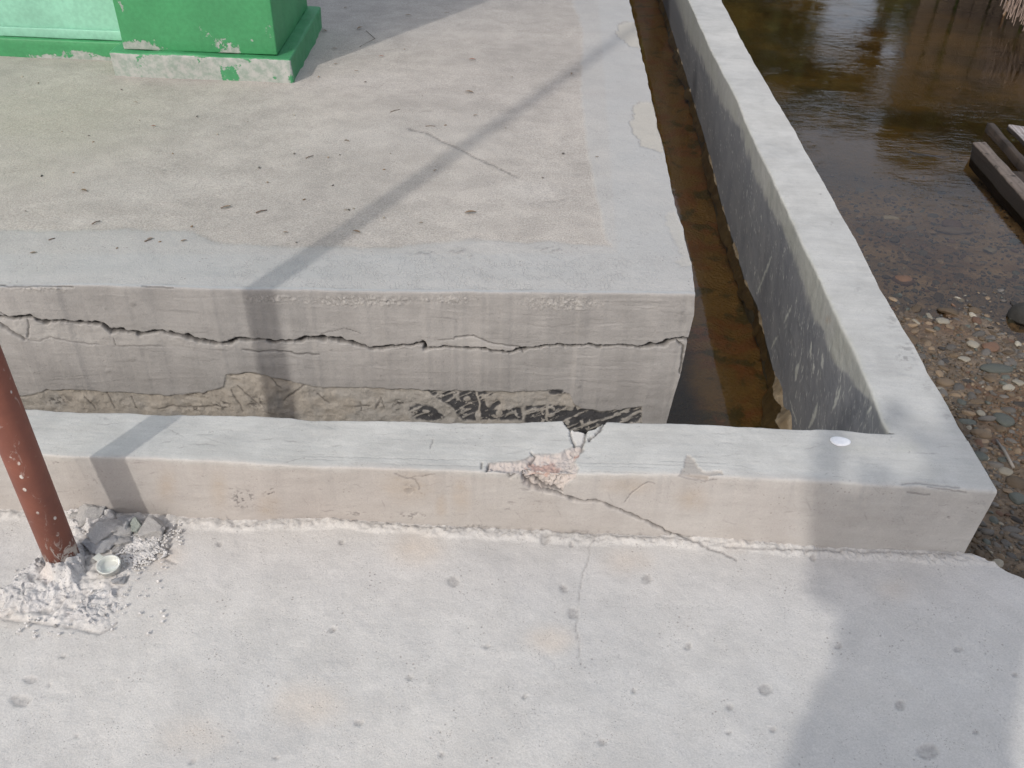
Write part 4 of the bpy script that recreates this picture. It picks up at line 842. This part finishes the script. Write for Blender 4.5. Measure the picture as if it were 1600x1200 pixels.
special = [(1472, 503, 18, 10, 'pale', 'cream oval pebble at the waterline beside a brown boulder'), (1520, 539, 15, 12, 'pale', 'rounded cream white pebble just above the waterline'), (1506, 563, 20, 10, 'pale', 'knobbly off white stone between the yellow and brown pebbles'),
           (1557, 577, 42, 13, 'slate', 'large flat grey green stone slab on the bank'), (1476, 599, 25, 13, 'tan', 'pinkish flat stone close to the wall edge'), (1514, 647, 20, 11, 'tan', 'yellow egg shaped pebble beside a small white one'), (1532, 647, 11, 9, 'pale', 'small white pebble touching the yellow one'),
           (1568, 658, 25, 20, 'slate', 'round teal grey stone on the bank'), (1548, 543, 22, 15, 'red', 'orange brown stone at the edge of the water'), (1533, 679, 25, 16, 'tan', 'tan oval stone below the yellow pebble'), (1590, 780, 20, 18, 'slate', 'greenish rounded stone at the right edge of the bank'),
           (1482, 488, 30, 18, 'brown', 'brown boulder half under water beside the cream pebble'), (1391, 342, 22, 9, 'pale', 'yellowish flat stone under shallow water near the wall'), (1492, 362, 46, 12, 'tan', 'long pinkish brown stone lying under water'), (1546, 393, 20, 11, 'pale', 'pale angular flat stone under water'), (1487, 352, 26, 16, 'red', 'dull red stone behind the long submerged one'),
           (1410, 440, 32, 18, 'red', 'broad reddish submerged stone near the wall'), (1515, 250, 34, 12, 'tan', 'large grey slab stone under water beside the black beam'), (1450, 240, 50, 10, 'tan', 'long brown shoal stone under water left of the beam'), (1502, 630, 12, 16, 'slate', 'upright blue grey pebble near the wall'), (1512, 661, 22, 10, 'slate', 'flat slate pebble under the yellow one'), (1542, 655, 24, 9, 'grey', 'flat grey pebble left of the teal stone'), (1530, 715, 22, 14, 'slate', 'dull slate pebble beside the drain wall corner'), (1575, 770, 14, 12, 'tan', 'brown stone above the greenish one'), (1534, 716, 16, 9, 'pale', 'pale flat pebble leaning to the wall edge'), (1571, 738, 18, 11, 'pale', 'whitish triangular pebble near the grey stick'), (1590, 600, 18, 11, 'pale', 'pale grey flat pebble at the right edge above the teal stone'), (1588, 757, 26, 18, 'brown', 'broad brown stone at the right edge'), (1573, 570, 9, 6, 'grey', 'small grey pebble on the flat slab'), (1555, 728, 22, 14, 'grey', 'rough grey cobble beside the fallen stick')]
stmarks = [('the cream oval pebble', 1472, 503), ('the rounded cream pebble', 1520, 539), ('the knobbly white stone', 1506, 563), ('the large flat green stone', 1557, 577), ('the pinkish flat stone', 1476, 599), ('the yellow egg shaped pebble', 1514, 647), ('the round teal stone', 1568, 658), ('the tan oval stone', 1533, 679), ('the greenish rounded stone', 1590, 780), ('the brown boulder', 1482, 488), ('the yellow submerged stone', 1391, 342), ('the pale angular submerged stone', 1546, 393), ('the broad reddish submerged stone', 1410, 440), ('the black boulder', 1600, 490), ('the fallen stick', 1565, 715), ('the wall corner', 1550, 763), ('the apron corner', 1515, 868), ('the black edged beam', 1540, 240)]
for i, (x, y, wx, hy, key, lab) in enumerate(special):
    c = on_ground(x, y); dist = np.linalg.norm(c-C); rx = wx/F*dist*.5*1.05; o = bpy.data.objects.new('river_stone', stone_mesh(i % 12, key)); COL.objects.link(o)
    ry = hy/F*dist*.5/.62; o.scale = (rx, min(ry, rx*1.2)*1.05, min(rx, ry)*.75); o.location = (c[0], c[1], c[2]+.003); o.rotation_euler = (0, 0, RNG.uniform(-.25, .25)); setp(o, lab, 'stone', 'singled out stones on the bank'); placed.append((c[0], c[1], max(rx, ry)))
cand = []
for _ in range(60000):
    X = RNG.uniform(.95, 2.9); Y = RNG.uniform(1.2, 4.6)
    if X < Xo(np.array(Y))+.005: continue
    s = float(np.clip(RNG.lognormal(-4.95, .45), .0035, .026)); 
    if Y > 3 and s < .008: s *= 1.5
    cand.append((s, X, Y))
cand.sort(reverse=True); acc = list(placed); cell = {}
def key_(x, y): return (int(x/.06), int(y/.06))
for a in acc: cell.setdefault(key_(a[0], a[1]), []).append(a)
res = []
for s, X, Y in cand:
    if Y > 3.2 and RNG.random() > max(.12, 1-(Y-3.2)*.7): continue
    kx, ky = key_(X, Y); ok = True
    for i in (-1, 0, 1):
        for j in (-1, 0, 1):
            for a in cell.get((kx+i, ky+j), ()):
                if (a[0]-X)**2+(a[1]-Y)**2 < ((a[2]+s)*.80)**2: ok = False; break
            if not ok: break
        if not ok: break
    if ok: res.append((s, X, Y)); cell.setdefault((kx, ky), []).append((X, Y, s))
Xr = np.array([r_[1] for r_ in res]); Yr = np.array([r_[2] for r_ in res]); Zr = ZG(Xr, Yr); Sr = np.array([r_[0] for r_ in res])
cx_, cy_ = pr(np.stack([Xr, Yr, Zr], -1)); dist = np.linalg.norm(np.stack([Xr, Yr, Zr-H], -1), axis=1)
inv = (cx_ < 1605) & (cy_ > 0) & (cy_ < 950) & (cx_ > 1100); ex_ = np.interp(cy_, [p[1] for p in wo[::-1]], [p[0] for p in wo[::-1]]); inv &= cx_ > ex_-2
score = np.where(inv, Sr/dist, 0); order = np.argsort(-score)
keys = list(scol); cw = np.array([.26, .21, .33, .05, .08, .03, .04]); cw = cw/cw.sum()
words = {'grey': 'mid grey', 'tan': 'tan', 'brown': 'dark brown', 'red': 'rusty red', 'slate': 'greenish slate', 'pale': 'pale cream', 'dark': 'near black'}
grit = []
for rank, i in enumerate(order):
    key = keys[RNG.choice(len(keys), p=cw)]; sub = Zr[i] < ZW+.002
    if rank < 262 and score[i] > 0:
        o = bpy.data.objects.new('river_pebble', stone_mesh(int(RNG.integers(0, 12)), key)); COL.objects.link(o)
        s = Sr[i]; o.location = (Xr[i], Yr[i], Zr[i]-s*.05); o.scale = (s*RNG.uniform(.9, 1.3), s*RNG.uniform(.75, 1.), s*RNG.uniform(.6, .9)); o.rotation_euler = (RNG.uniform(-.3, .3), RNG.uniform(-.3, .3), RNG.uniform(0, 6.3))
        setp(o, f"{'large' if s > .017 else 'middling' if s > .0115 else 'small'} {words[key]}{' submerged' if sub else ''} pebble {where(cx_[i], cy_[i], stmarks, 30)}", 'pebble', f"{words[key]} pebbles {'under water' if sub else 'on the bank'}")
    else: grit.append((Xr[i], Yr[i], Zr[i], Sr[i], key))
# everything finer: one mass of grit
gv = []; gf = []; gm = []; off = 0
base = []
for j in range(6):
    bm = rock_bm(50+j, 1, .6, .3, True); base.append((np.array([v.co[:] for v in bm.verts]), [tuple(v.index for v in f_.verts) for f_ in bm.faces])); bm.free()
extra = []
for _ in range(9000):
    X = RNG.uniform(.95, 2.4); Y = RNG.uniform(1.15, 3.4)
    if X < Xo(np.array(max(Y, 1.4))) or (Y < 1.4 and X < Xa(np.array(Y))-.02): continue
    extra.append((X, Y, 0, RNG.uniform(.0018, .0055), keys[RNG.choice(len(keys), p=cw)]))
ez = ZG(np.array([e[0] for e in extra]), np.array([e[1] for e in extra]))
grit = [g_ for g_ in grit if g_[1] < 2.75 or RNG.random() < .4]
allg = grit+[(e[0], e[1], z, e[3], e[4]) for e, z in zip(extra, ez)]
for X, Y, Z, s, key in allg:
    b, fc = base[int(RNG.integers(0, 6))]; a = RNG.uniform(0, 6.3); ca, sa = math.cos(a), math.sin(a); q = b*[s*1.15, s*.85, s*.9]
    q = np.stack([q[:, 0]*ca-q[:, 1]*sa+X, q[:, 0]*sa+q[:, 1]*ca+Y, q[:, 2]+Z+s*.15], -1); gv.append(q)
    gf += [tuple(v+off for v in f_) for f_ in fc]; gm += [keys.index(key)]*len(fc); off += len(b)
gobj = mesh_obj('gravel', np.concatenate(gv), gf, None, None, True, None, [smat[k_] for k_ in keys], gm); setp(gobj, 'fine brown and grey gravel covering the river bank', 'gravel', kind='stuff')

# ------------------------------------------------------------------ timbers, boulder, stick, thatch
wd_dark = wood_mat('wet_black_timber', (.06, .045, .035), (.03, .022, .018)); wd_grey = wood_mat('weathered_timber', (.20, .165, .14), (.11, .085, .07), amount=.62); wd_white = wood_mat('whitewashed_board', (.55, .52, .52), (.35, .31, .30), (.10, .08, .07), .6)
def two_tone(name, a, b, drk):
    k = N(name); g = k.noise(1, 6, .65, v=k.vec((2.2, 45, 45)), dist=.5); sp = k.n('SeparateXYZ'); k.put(sp.inputs[0], k.tc)
    c = k.mix(k.ramp(g, .3, .7), a, b); m = k.math('MULTIPLY', k.ramp(k.math('ADD', sp.outputs[2], k.math('MULTIPLY', k.noise(25, 4), .012)), -.004, .008), k.ramp(k.noise(14, 6, .7), .36, .46)); c = k.mix(m, drk, c)
    return k.fin(c, .7, k.bump(g, .005), .3)
wd_beam = two_tone('beam_timber', (.17, .14, .12), (.10, .08, .068), (.022, .017, .014)); wd_board = two_tone('pale_board', (.45, .43, .43), (.16, .13, .12), (.03, .024, .02))
def beam(name, p0, p1, z0, wd_, th, mat, label, cat, grp, roll=0., cover=None):
    a = bp(np.array(p0, float), z0); b = bp(np.array(p1, float), z0); d = b-a; L = float(np.linalg.norm(d)); ang = math.atan2(d[1], d[0])
    o = rough_box(name, (0, -wd_/2, -th), (L, wd_/2, 0), mat, None, seg=.05, amp=.008, bev=.006, loc=(0, 0, 0)); o.location = tuple(a); o.rotation_euler = (roll, 0, ang); setp(o, label, cat, grp); return o
beam('timber_beam', (1530, 222), (1790, 505), ZW+.085, .062, .13, wd_beam, 'thick black edged weathered beam lying half in the water', 'beam', None, .10)
beam('timber_board', (1600, 198), (1830, 430), ZW+.06, .17, .03, wd_board, 'whitish painted board beyond the thick beam', 'board', None, -.08)
beam('timber_board', (1548, 192), (1760, 430), ZW+.05, .035, .05, wd_dark, 'dark wet batten edging the whitish board', 'board', None, 0)
beam('timber_board', (1592, 268), (1800, 500), ZW+.02, .08, .04, wd_dark, 'narrow dark batten between the thick beam and the whitish board', 'board', None, 0)
bc = bp(np.array((1600., 496.)), ZW); o = bm_obj('boulder', rock_bm(77, 4, .8, .12), stone_mat('black_boulder', (.035, .033, .03), (.02, .02, .018), .75), None, True, (bc[0], bc[1], ZW)); o.scale = (.062, .055, .075); setp(o, 'black rounded boulder at the right edge, standing out of the water', 'boulder')
s0 = on_ground(1553, 697); s1 = on_ground(1580, 738); V, Fc = tube([tuple(s0+[0, 0, .022]), tuple((s0+s1)/2+[0, .002, .024]), tuple(s1+[0, 0, .018])], [.0035, .0045, .004], 8); o = mesh_obj('driftwood_stick', V, Fc, simple('grey_stick', (.22, .20, .18)), None, True); setp(o, 'straight grey stick lying on the pebbles by the wall corner', 'stick')
# heap of reed thatch at the far right
m_reed = simple('dry_reed', (.26, .20, .17), (.14, .10, .085), .8, 9); hb = empty('reed_heap', (3.6, 7.9, ZW)); setp(hb, 'heap of dry reed thatch trailing into the water at the far right', 'thatch')
gv = []; gf = []; off = 0
tips = bp(np.array([(1560+i*1.0, 8+22*RNG.random()+(i*.7)) for i in range(70)]), ZW+.05)
for i in range(70):
    e = tips[i]+[0, 0, RNG.uniform(0, .08)]; st_ = e+np.array([.45+RNG.normal(0, .1), .8+RNG.normal(0, .15), .45+RNG.normal(0, .08)])
    V, Fc = tube([tuple(st_), tuple((st_+e)/2+[0, 0, .10]), tuple(e)], [.012, .011, .004], 5); gv += [np.array(v)-np.array((3.6, 7.9, ZW)) for v in V]; gf += [tuple(q+off for q in f_) for f_ in Fc]; off += len(V)
mesh_obj('reed_stems', gv, gf, m_reed, hb, True)
bm = rock_bm(88, 4, .5, .35); ob = bm_obj('mud_bank', bm, simple('black_mud', (.022, .018, .015), None, .8, 12, .01), hb, True, (1.3, 1.5, -.1)); ob.scale = (1.2, .8, .5)
sk = bp(np.array((1570., 24.)), ZW); V, Fc = tube([(0, 0, -.1), (-.01, 0, .06), (-.015, 0, .11)], [.011, .011, .010], 8); o = mesh_obj('broken_stake', V, Fc, simple('tan_stake', (.42, .27, .16)), None, True, tuple(sk)); setp(o, 'short orange brown stake standing in the dark water', 'stake')

# ------------------------------------------------------------------ litter on the terrace
m_leaf = simple('dry_leaf', (.20, .14, .09), (.13, .09, .06), .7, 40, .0005); m_leafr = simple('red_leaf', (.24, .08, .04), None, .7, 40, .0005); m_twig = simple('twig_bark', (.16, .125, .10), None, .8, 40); m_bit = stone_mat('grit_bit', (.36, .33, .29), (.25, .23, .20), .8)
tmarks = [('the pillar plinth', 310, 130), ('the bent twig', 566, 60), ('the big curled leaf', 735, 332), ('the hairline crack', 750, 240), ('the mid terrace leaf', 733, 144), ('the longest dark twig', 408, 330), ('the middle twig', 484, 245), ('the upright tan leaf', 893, 115), ('the left terrace leaf', 131, 297), ('the pipe shadow', 640, 280), ('the left border leaf', 52, 395), ('the front border twig', 231, 376), ('the skirting band', 60, 95), ('the top reddish leaf', 738, 93)]
def leaf(x, y, lpx, ang, mat, lab, grp):
    c = zof(x, y, ZS+.004); l = lpx/F*np.linalg.norm(c-C)*.6
    V = []; Fc = []
    for i in range(9):
        t = i/8; wv = .30*math.sin(math.pi*min(1, t*1.02))**.8+.01; zc_ = .10*math.sin(t*3.1)+.05
        for j in (-1, -.5, 0, .5, 1): V.append(((t-.5)*2*l, j*wv*l, (zc_+.25*abs(j)*wv)*l*1.1))
    for i in range(8):
        for j in range(4): a = i*5+j; Fc.append((a, a+1, a+6, a+5))
    n = len(V); V += [(v[0], v[1], v[2]-.0004) for v in V]; Fc += [tuple(q+n for q in f_)[::-1] for f_ in Fc]
    o = mesh_obj('dry_leaf', V, Fc, mat, None, True, tuple(c)); o.rotation_euler = (0, 0, ang); setp(o, lab, 'leaf', grp)
for x, y, l, a, r_, lab in [(237, 10, 1, 0, 0, None), (735, 332, 16, .3, 0, 'brown curled leaf on the terrace right of the pipe shadow'), (733, 144, 13, 2.8, 0, 'dark leaf lying mid terrace above the hairline crack'), (738, 93, 9, 0, 1, 'reddish leaf near the top of the terrace'), (596, 88, 7, 0, 1, 'dark red leaf right of the pillar shadow'), (893, 115, 7, 1.6, 0, 'upright tan leaf beside the smooth border'), (743, 180, 6, .6, 0, 'small dark leaf above the hairline crack'), (658, 348, 6, 0, 0, 'small dark leaf right of the pipe shadow'), (557, 362, 12, 2.8, 0, 'dark leaf in the pipe shadow near the front border'), (355, 323, 10, .5, 0, 'dark sliver of leaf left of the long twig'), (698, 20, 6, 0, 0, None), (638, 24, 8, 0, 0, None), (524, 100, 6, 0, 0, None), (240, 197, 6, 0, 1, 'tiny red brown leaf below the pillar'), (212, 160, 6, 0, 0, None), (131, 297, 9, 2.8, 0, 'dark leaf at the left of the terrace'), (507, 48, 8, 2.5, 0, None), (680, 266, 6, 1, 0, None), (933, 245, 5, 0, 0, None), (543, 220, 6, 2.5, 0, None), (557, 111, 6, .5, 0, None), (235, 373, 8, .4, 0, 'small dark leaf on the smooth front border'), (52, 395, 8, .4, 0, 'dark leaf on the left of the front border'), (446, 363, 7, 0, 0, None), (287, 376, 8, .6, 0, None), (540, 12, 6, 1, 0, None), (523, 76, 7, 0, 0, None)]:
    if l > 1: leaf(x, y, l, a, m_leafr if r_ else m_leaf, lab or f'tiny dark dry leaf {where(x, y, tmarks, 30)}', 'dry leaves on the terrace')
def twig(x0, y0, x1, y1, r_, lab, bend=.1, z=ZS+.004, mat=None):
    a = bp(np.array((x0, y0), float), z); b = bp(np.array((x1, y1), float), z); m_ = (a+b)/2+np.array([-(b-a)[1], (b-a)[0], .003])*bend; o0 = a.copy()
    r_ *= .62; V, Fc = tube([tuple(a-o0), tuple(m_-o0), tuple(b-o0)], [r_, r_*.9, r_*.6], 7); o = mesh_obj('twig', V, Fc, mat or m_twig, None, True, tuple(o0)); setp(o, lab, 'twig', 'twigs on the concrete'); return o
tw = twig(572, 48, 562, 73, .0022, 'thin bent twig with a withered leaf, in the edge of the pillar shadow', .2)
leaf(563, 44, 12, 1.1, m_leaf, 'withered leaf at the tip of the bent twig', 'dry leaves on the terrace')
for a in [(400, 332, 417, 328, .0035, 'longest straight dark twig on the terrace'), (345, 325, 360, 321, .003, 'short dark twig left of the longest one'), (128, 296, 136, 299, .002, 'tiny twig at the far left of the terrace'), (144, 350, 155, 345, .003, 'pale twig near the front border'), (76, 375, 86, 372, .0025, 'thin twig on the smooth front border'), (226, 377, 236, 374, .003, 'short twig resting on the front border'), (478, 247, 490, 243, .0025, 'short pale twig in the middle of the terrace'), (665, 197, 680, 197, .002, 'curved thin twig above the hairline crack'), (610, 175, 625, 171, .002, 'faint reddish twig on the terrace'), (1268, 870, 1284, 866, .002, 'tiny black twig on the apron')][:9]: twig(*a)
bits = [(308, 182), (218, 188), (97, 206), (139, 212), (146, 222), (442, 259), (405, 262), (460, 180), (513, 246), (531, 242), (183, 388), (540, 219), (463, 379), (553, 326), (300, 354), (848, 278), (696, 196), (709, 171), (460, 240), (387, 190), (115, 270), (65, 275), (250, 378), (540, 328), (155, 346), (800, 120), (632, 77), (571, 128), (498, 120), (465, 86), (660, 150), (610, 240), (475, 312), (520, 290), (418, 285), (600, 340), (545, 328), (35, 120), (60, 130), (190, 140), (850, 60), (790, 200), (880, 240), (340, 210), (270, 240), (40, 330), (600, 265)]
for i, (x, y) in enumerate(bits):
    c = zof(x, y, ZS+.002); o = bpy.data.objects.new('stone_chip', protos[(i % 12, 'grey')] if (i % 12, 'grey') in protos and i % 3 == 0 else stone_mesh(i % 12, 'pale' if i % 2 else 'tan')); COL.objects.link(o)
    s = RNG.uniform(.002, .0048); o.location = (c[0], c[1], ZS+.003); o.scale = (s*1.2, s*.8, s*.8); o.rotation_euler = (0, 0, RNG.uniform(0, 6)); setp(o, f"tiny stone chip on the terrace {where(x, y, tmarks, 25)}", 'stone chip', 'stone chips on the terrace')

# ------------------------------------------------------------------ what the water mirrors: plank shed, trees
m_plank = wood_mat('old_planks', (.15, .115, .085), (.085, .06, .045), amount=.6)
pf = empty('plank_fence', (5.5, 9.35, -.4)); setp(pf, 'old upright plank fence on the far bank, mirrored in the pond', 'fence')
x = 3.45
while x < 8.6:
    wdt = random.uniform(.13, .19); hgt = random.uniform(1.12, 1.32)
    o = rough_box('plank', (-wdt/2, -.012, 0), (wdt/2, .012, hgt), m_plank, pf, seg=.12, amp=.004, bev=.003); o.location = (x-5.5+wdt/2, random.uniform(-.02, .02), 0); o.rotation_euler = (0, random.uniform(-.02, .02), 0); x += wdt+random.uniform(.012, .045)
for z in (.35, .95): rough_box('rail', (-2.1, .03, z), (3.1, .07, z+.07), m_plank, pf, seg=.3, amp=.003, bev=.004)
m_lf = simple('tree_leaves', (.055, .085, .022), (.10, .11, .03), .6, 3); m_bark = simple('tree_bark', (.10, .075, .05), None, .9, 8)
def tree(x, y, z0, hgt, crown, lab, nleaf=3500, seed=1):
    r = np.random.default_rng(seed); t = empty('broadleaf_tree', (x, y, z0)); setp(t, lab, 'tree', 'trees beyond the pond')
    V, Fc = tube([(0, 0, -.2), (.05, 0, hgt*.3), (-.03, .05, hgt*.6), (.05, 0, hgt*.9)], [.14, .11, .08, .03], 10); gvv = list(V); gff = list(Fc)
    cl = []
    for k_ in range(16):
        a = r.uniform(0, 6.28); rr = r.uniform(.3, 1); c_ = np.array([math.cos(a)*rr*crown[0], math.sin(a)*rr*crown[0]*.8, crown[1]+r.uniform(-1, 1)*crown[2]]); cl.append((c_, r.uniform(.35, .7)*crown[0]*.6))
        V, Fc = tube([(0, 0, hgt*.45), tuple(c_*.5+[0, 0, hgt*.25]), tuple(c_)], [.05, .03, .012], 6); o_ = len(gvv); gvv += V; gff += [tuple(q+o_ for q in f_) for f_ in Fc]
    mesh_obj('trunk', gvv, gff, m_bark, t, True)
    n = nleaf; ci = r.integers(0, 16, n); dv = r.normal(size=(n, 3)); dv /= np.linalg.norm(dv, axis=1, keepdims=True); cc = np.array([cl[i][0] for i in ci]); rad = np.array([cl[i][1] for i in ci])
    p = cc+dv*(rad*r.random(n)**.4)[:, None]*[1, 1, .7]; a1 = r.normal(size=(n, 3)); a1 /= np.linalg.norm(a1, axis=1, keepdims=True); a2 = np.cross(a1, r.normal(size=(n, 3))); a2 /= np.linalg.norm(a2, axis=1, keepdims=True)
    l = r.uniform(.11, .24, n)[:, None]; V = np.stack([p-a1*l, p+a2*l*.45, p+a1*l, p-a2*l*.45], 1).reshape(-1, 3); Fc = np.arange(n*4).reshape(n, 4).tolist()
    mesh_obj('crown', V, Fc, m_lf, t)
tree(.0, 14.5, .2, 3.6, (1.9, 2.1, 1.9), 'dense round tree beyond the pond, leftmost of the far trees', 13000, 1)
tree(2.5, 14.5, .2, 3.6, (1.6, 2.2, 1.9), 'tall dense tree beyond the pond at the middle of the row', 14000, 2)
tree(-3.6, 14.5, .2, 3.2, (2.2, 2.2, 1.9), 'spreading tree beyond the terrace end', 9000, 3)
tree(5.6, 16.5, .2, 2.8, (1.5, 2.45, .35), 'low loose branched tree showing sky below its crown', 5500, 4)
tree(7.9, 14.8, .2, 3.0, (1.8, 2.2, 1.1), 'bushy tree behind the plank fence', 9000, 5)
tree(11.5, 15, .2, 3.6, (2.4, 2.2, 1.3), 'farthest right tree behind the plank fence', 10000, 6)
for i_, (x_, y_, r_, h_, lab_) in enumerate([(-4.6, 12.9, 1.5, 1.2, 'leafy shrub on the far bank, leftmost'), (-2.2, 12.7, 1.5, 1.3, 'leafy shrub on the far bank, second from the left'), (.1, 12.9, 1.5, 1.4, 'leafy shrub on the far bank below the round tree'), (2.2, 12.8, 1.25, 1.5, 'leafy shrub on the far bank below the tall tree'), (5.3, 13.0, 1.1, .9, 'low leafy shrub behind the left end of the plank fence'), (7.4, 12.6, 1.4, 1.5, 'tall leafy shrub behind the plank fence')]):
    r = np.random.default_rng(40+i_); t = empty('bank_shrub', (x_, y_, .1)); setp(t, lab_, 'shrub', 'shrubs on the far bank'); gvv = []; gff = []
    for q in range(9):
        a = q*.7; V, Fc = tube([(0, 0, -.1), (math.cos(a)*r_*.3, math.sin(a)*.3, h_*.45), (math.cos(a)*r_*.75, math.sin(a)*.5, h_*.85)], [.03, .02, .01], 6); o_ = len(gvv); gvv += V; gff += [tuple(z_+o_ for z_ in f_) for f_ in Fc]
    mesh_obj('stems', gvv, gff, m_bark, t, True); n = 4200
    p = r.normal(size=(n, 3)); p /= np.linalg.norm(p, axis=1, keepdims=True); p *= (r.random(n)**.35)[:, None]*(1+.25*fbm(p*2, 1.5, 2, i_))[:, None]; p = p*[r_, .8, h_*.62]+[0, 0, h_*.55]
    a1 = r.normal(size=(n, 3)); a1 /= np.linalg.norm(a1, axis=1, keepdims=True); a2 = np.cross(a1, r.normal(size=(n, 3))); a2 /= np.linalg.norm(a2, axis=1, keepdims=True); l = r.uniform(.07, .14, n)[:, None]
    mesh_obj('foliage', np.stack([p-a1*l, p+a2*l*.45, p+a1*l, p-a2*l*.45], 1).reshape(-1, 3), np.arange(n*4).reshape(n, 4).tolist(), m_lf, t)
# ------------------------------------------------------------------ the person taking the picture (out of frame, casts the soft shade on the right)
def skin(name, chains, mat, parent=None, sub=2, root=0):
    bm = bmesh.new(); vs = []; rad = []
    for ch in chains:
        prev = None
        for item in ch:
            if isinstance(item, int): v = vs[item]
            else: v = bm.verts.new(item[0]); vs.append(v); rad.append(item[1])
            if prev is not None: bm.edges.new((prev, v))
            prev = v
    me = bpy.data.meshes.new(name); bm.to_mesh(me); bm.free(); o = bpy.data.objects.new(name, me); COL.objects.link(o); me.materials.append(mat)
    o.modifiers.new('skin', 'SKIN'); 
    for i, r_ in enumerate(rad):
        sv = me.skin_vertices[0].data[i]; sv.radius = (r_, r_) if not isinstance(r_, tuple) else r_; sv.use_root = (i == root)
    s = o.modifiers.new('sub', 'SUBSURF'); s.levels = sub; s.render_levels = sub
    if parent: o.parent = parent
    o.modifiers['skin'].use_smooth_shade = True
    return o
m_skin = simple('skin', (.33, .19, .13), None, .55, 20, .0003); m_shirt = simple('blue_shirt', (.10, .16, .28), None, .9, 60, .001); m_trs = simple('dark_trousers', (.04, .04, .05), None, .9, 60, .001); m_hair = simple('black_hair', (.012, .011, .010), None, .6, 60, .002)
PX, PY = .08, -.30
per = empty('person', (PX, PY, 0)); setp(per, 'person in a blue shirt and dark trousers standing on the apron holding up a phone', 'person')
per.scale = (1.12, 1.1, 1.1); hp = .88
body = skin('body', [[((0, 0, hp), .13), ((0, 0, 1.08), .125), ((0, 0, 1.28), .145), ((0, .0, 1.40), .10), ((0, .01, 1.48), .055), ((0, .03, 1.56), .075), ((0, .035, 1.63), .085), ((0, .03, 1.69), .06)],
    [0, ((-.10, 0, .80), .095), ((-.12, .02, .46), .062), ((-.13, -.02, .10), .042), ((-.14, .10, .03), .035)], [0, ((.10, 0, .80), .095), ((.12, .02, .46), .062), ((.13, -.02, .10), .042), ((.14, .10, .03), .035)],
    [3, ((-.17, 0, 1.37), .058), ((-.175, .05, 1.13), .045), ((-.18, .24, 1.33), .030), ((-.16, .29, 1.37), .024)], [3, ((.17, 0, 1.37), .058), ((.22, .06, 1.13), .042), ((.05, .24, 1.33), .030), ((-.02, .29, 1.37), .024)]], m_skin, per)
skin('shirt', [[((0, 0, .90), .145), ((0, 0, 1.08), .165), ((0, 0, 1.25), .175), ((0, 0, 1.39), .112)], [3, ((-.17, 0, 1.365), .074), ((-.185, .04, 1.20), .062)], [3, ((.17, 0, 1.365), .074), ((.205, .04, 1.20), .060)]], m_shirt, per)
skin('trousers', [[((0, 0, .92), .14), ((0, 0, .86), .14)], [1, ((-.10, 0, .78), .108), ((-.12, .02, .46), .082), ((-.13, -.02, .12), .066)], [1, ((.10, 0, .78), .108), ((.12, .02, .46), .082), ((.13, -.02, .12), .066)]], m_trs, per)
skin('hair', [[((0, -.01, 1.60), .085), ((0, .0, 1.67), .095), ((0, .015, 1.71), .07)]], m_hair, per)
for sx_, bx_ in ((-1, -.155), (1, -.035)):
    for f_i in range(4):
        z = 1.405-f_i*.019; skin('finger', [[((bx_, .285, z-.01), .010), ((bx_+.02*sx_*-1*0-.0, .315, z), .009), ((bx_+.022*(-sx_)*-1*-1, .325, z+.002), .0085), ((bx_-sx_*.035, .318, z+.002), .0075)]], m_skin, per, 1)
    skin('thumb', [[((bx_, .285, 1.38), .012), ((bx_-sx_*-.01, .298, 1.405), .011), ((bx_-sx_*.012, .300, 1.425), .009)]], m_skin, per, 1)
def copy_tree(o, parent=None):
    c_ = o.copy(); COL.objects.link(c_); c_.parent = parent
    for q in [x_ for x_ in bpy.data.objects if x_.parent == o]: copy_tree(q, c_)
    return c_
p2 = copy_tree(per); p2.location = (.56, -.34, 0); p2.scale = (1.12, 1.1, 1.06); p2.rotation_euler = (0, 0, -.25); setp(p2, 'made up second person in a blue shirt, added right of the photographer to widen the shade', 'person')  # invented figure out of frame, added only to widen the shade
ph = empty('mobile_phone', (0.0, -.02, 1.41)); setp(ph, 'black mobile phone held in both hands by the photographer', 'phone'); ph.rotation_euler = (math.radians(-36), 0, 0)
rough_box('phone_case', (-.04, -.005, -.085), (.04, .004, .012), simple('phone_black', (.02, .02, .022), None, .3, 30, .0001), ph, seg=.5, amp=0, bev=.003)
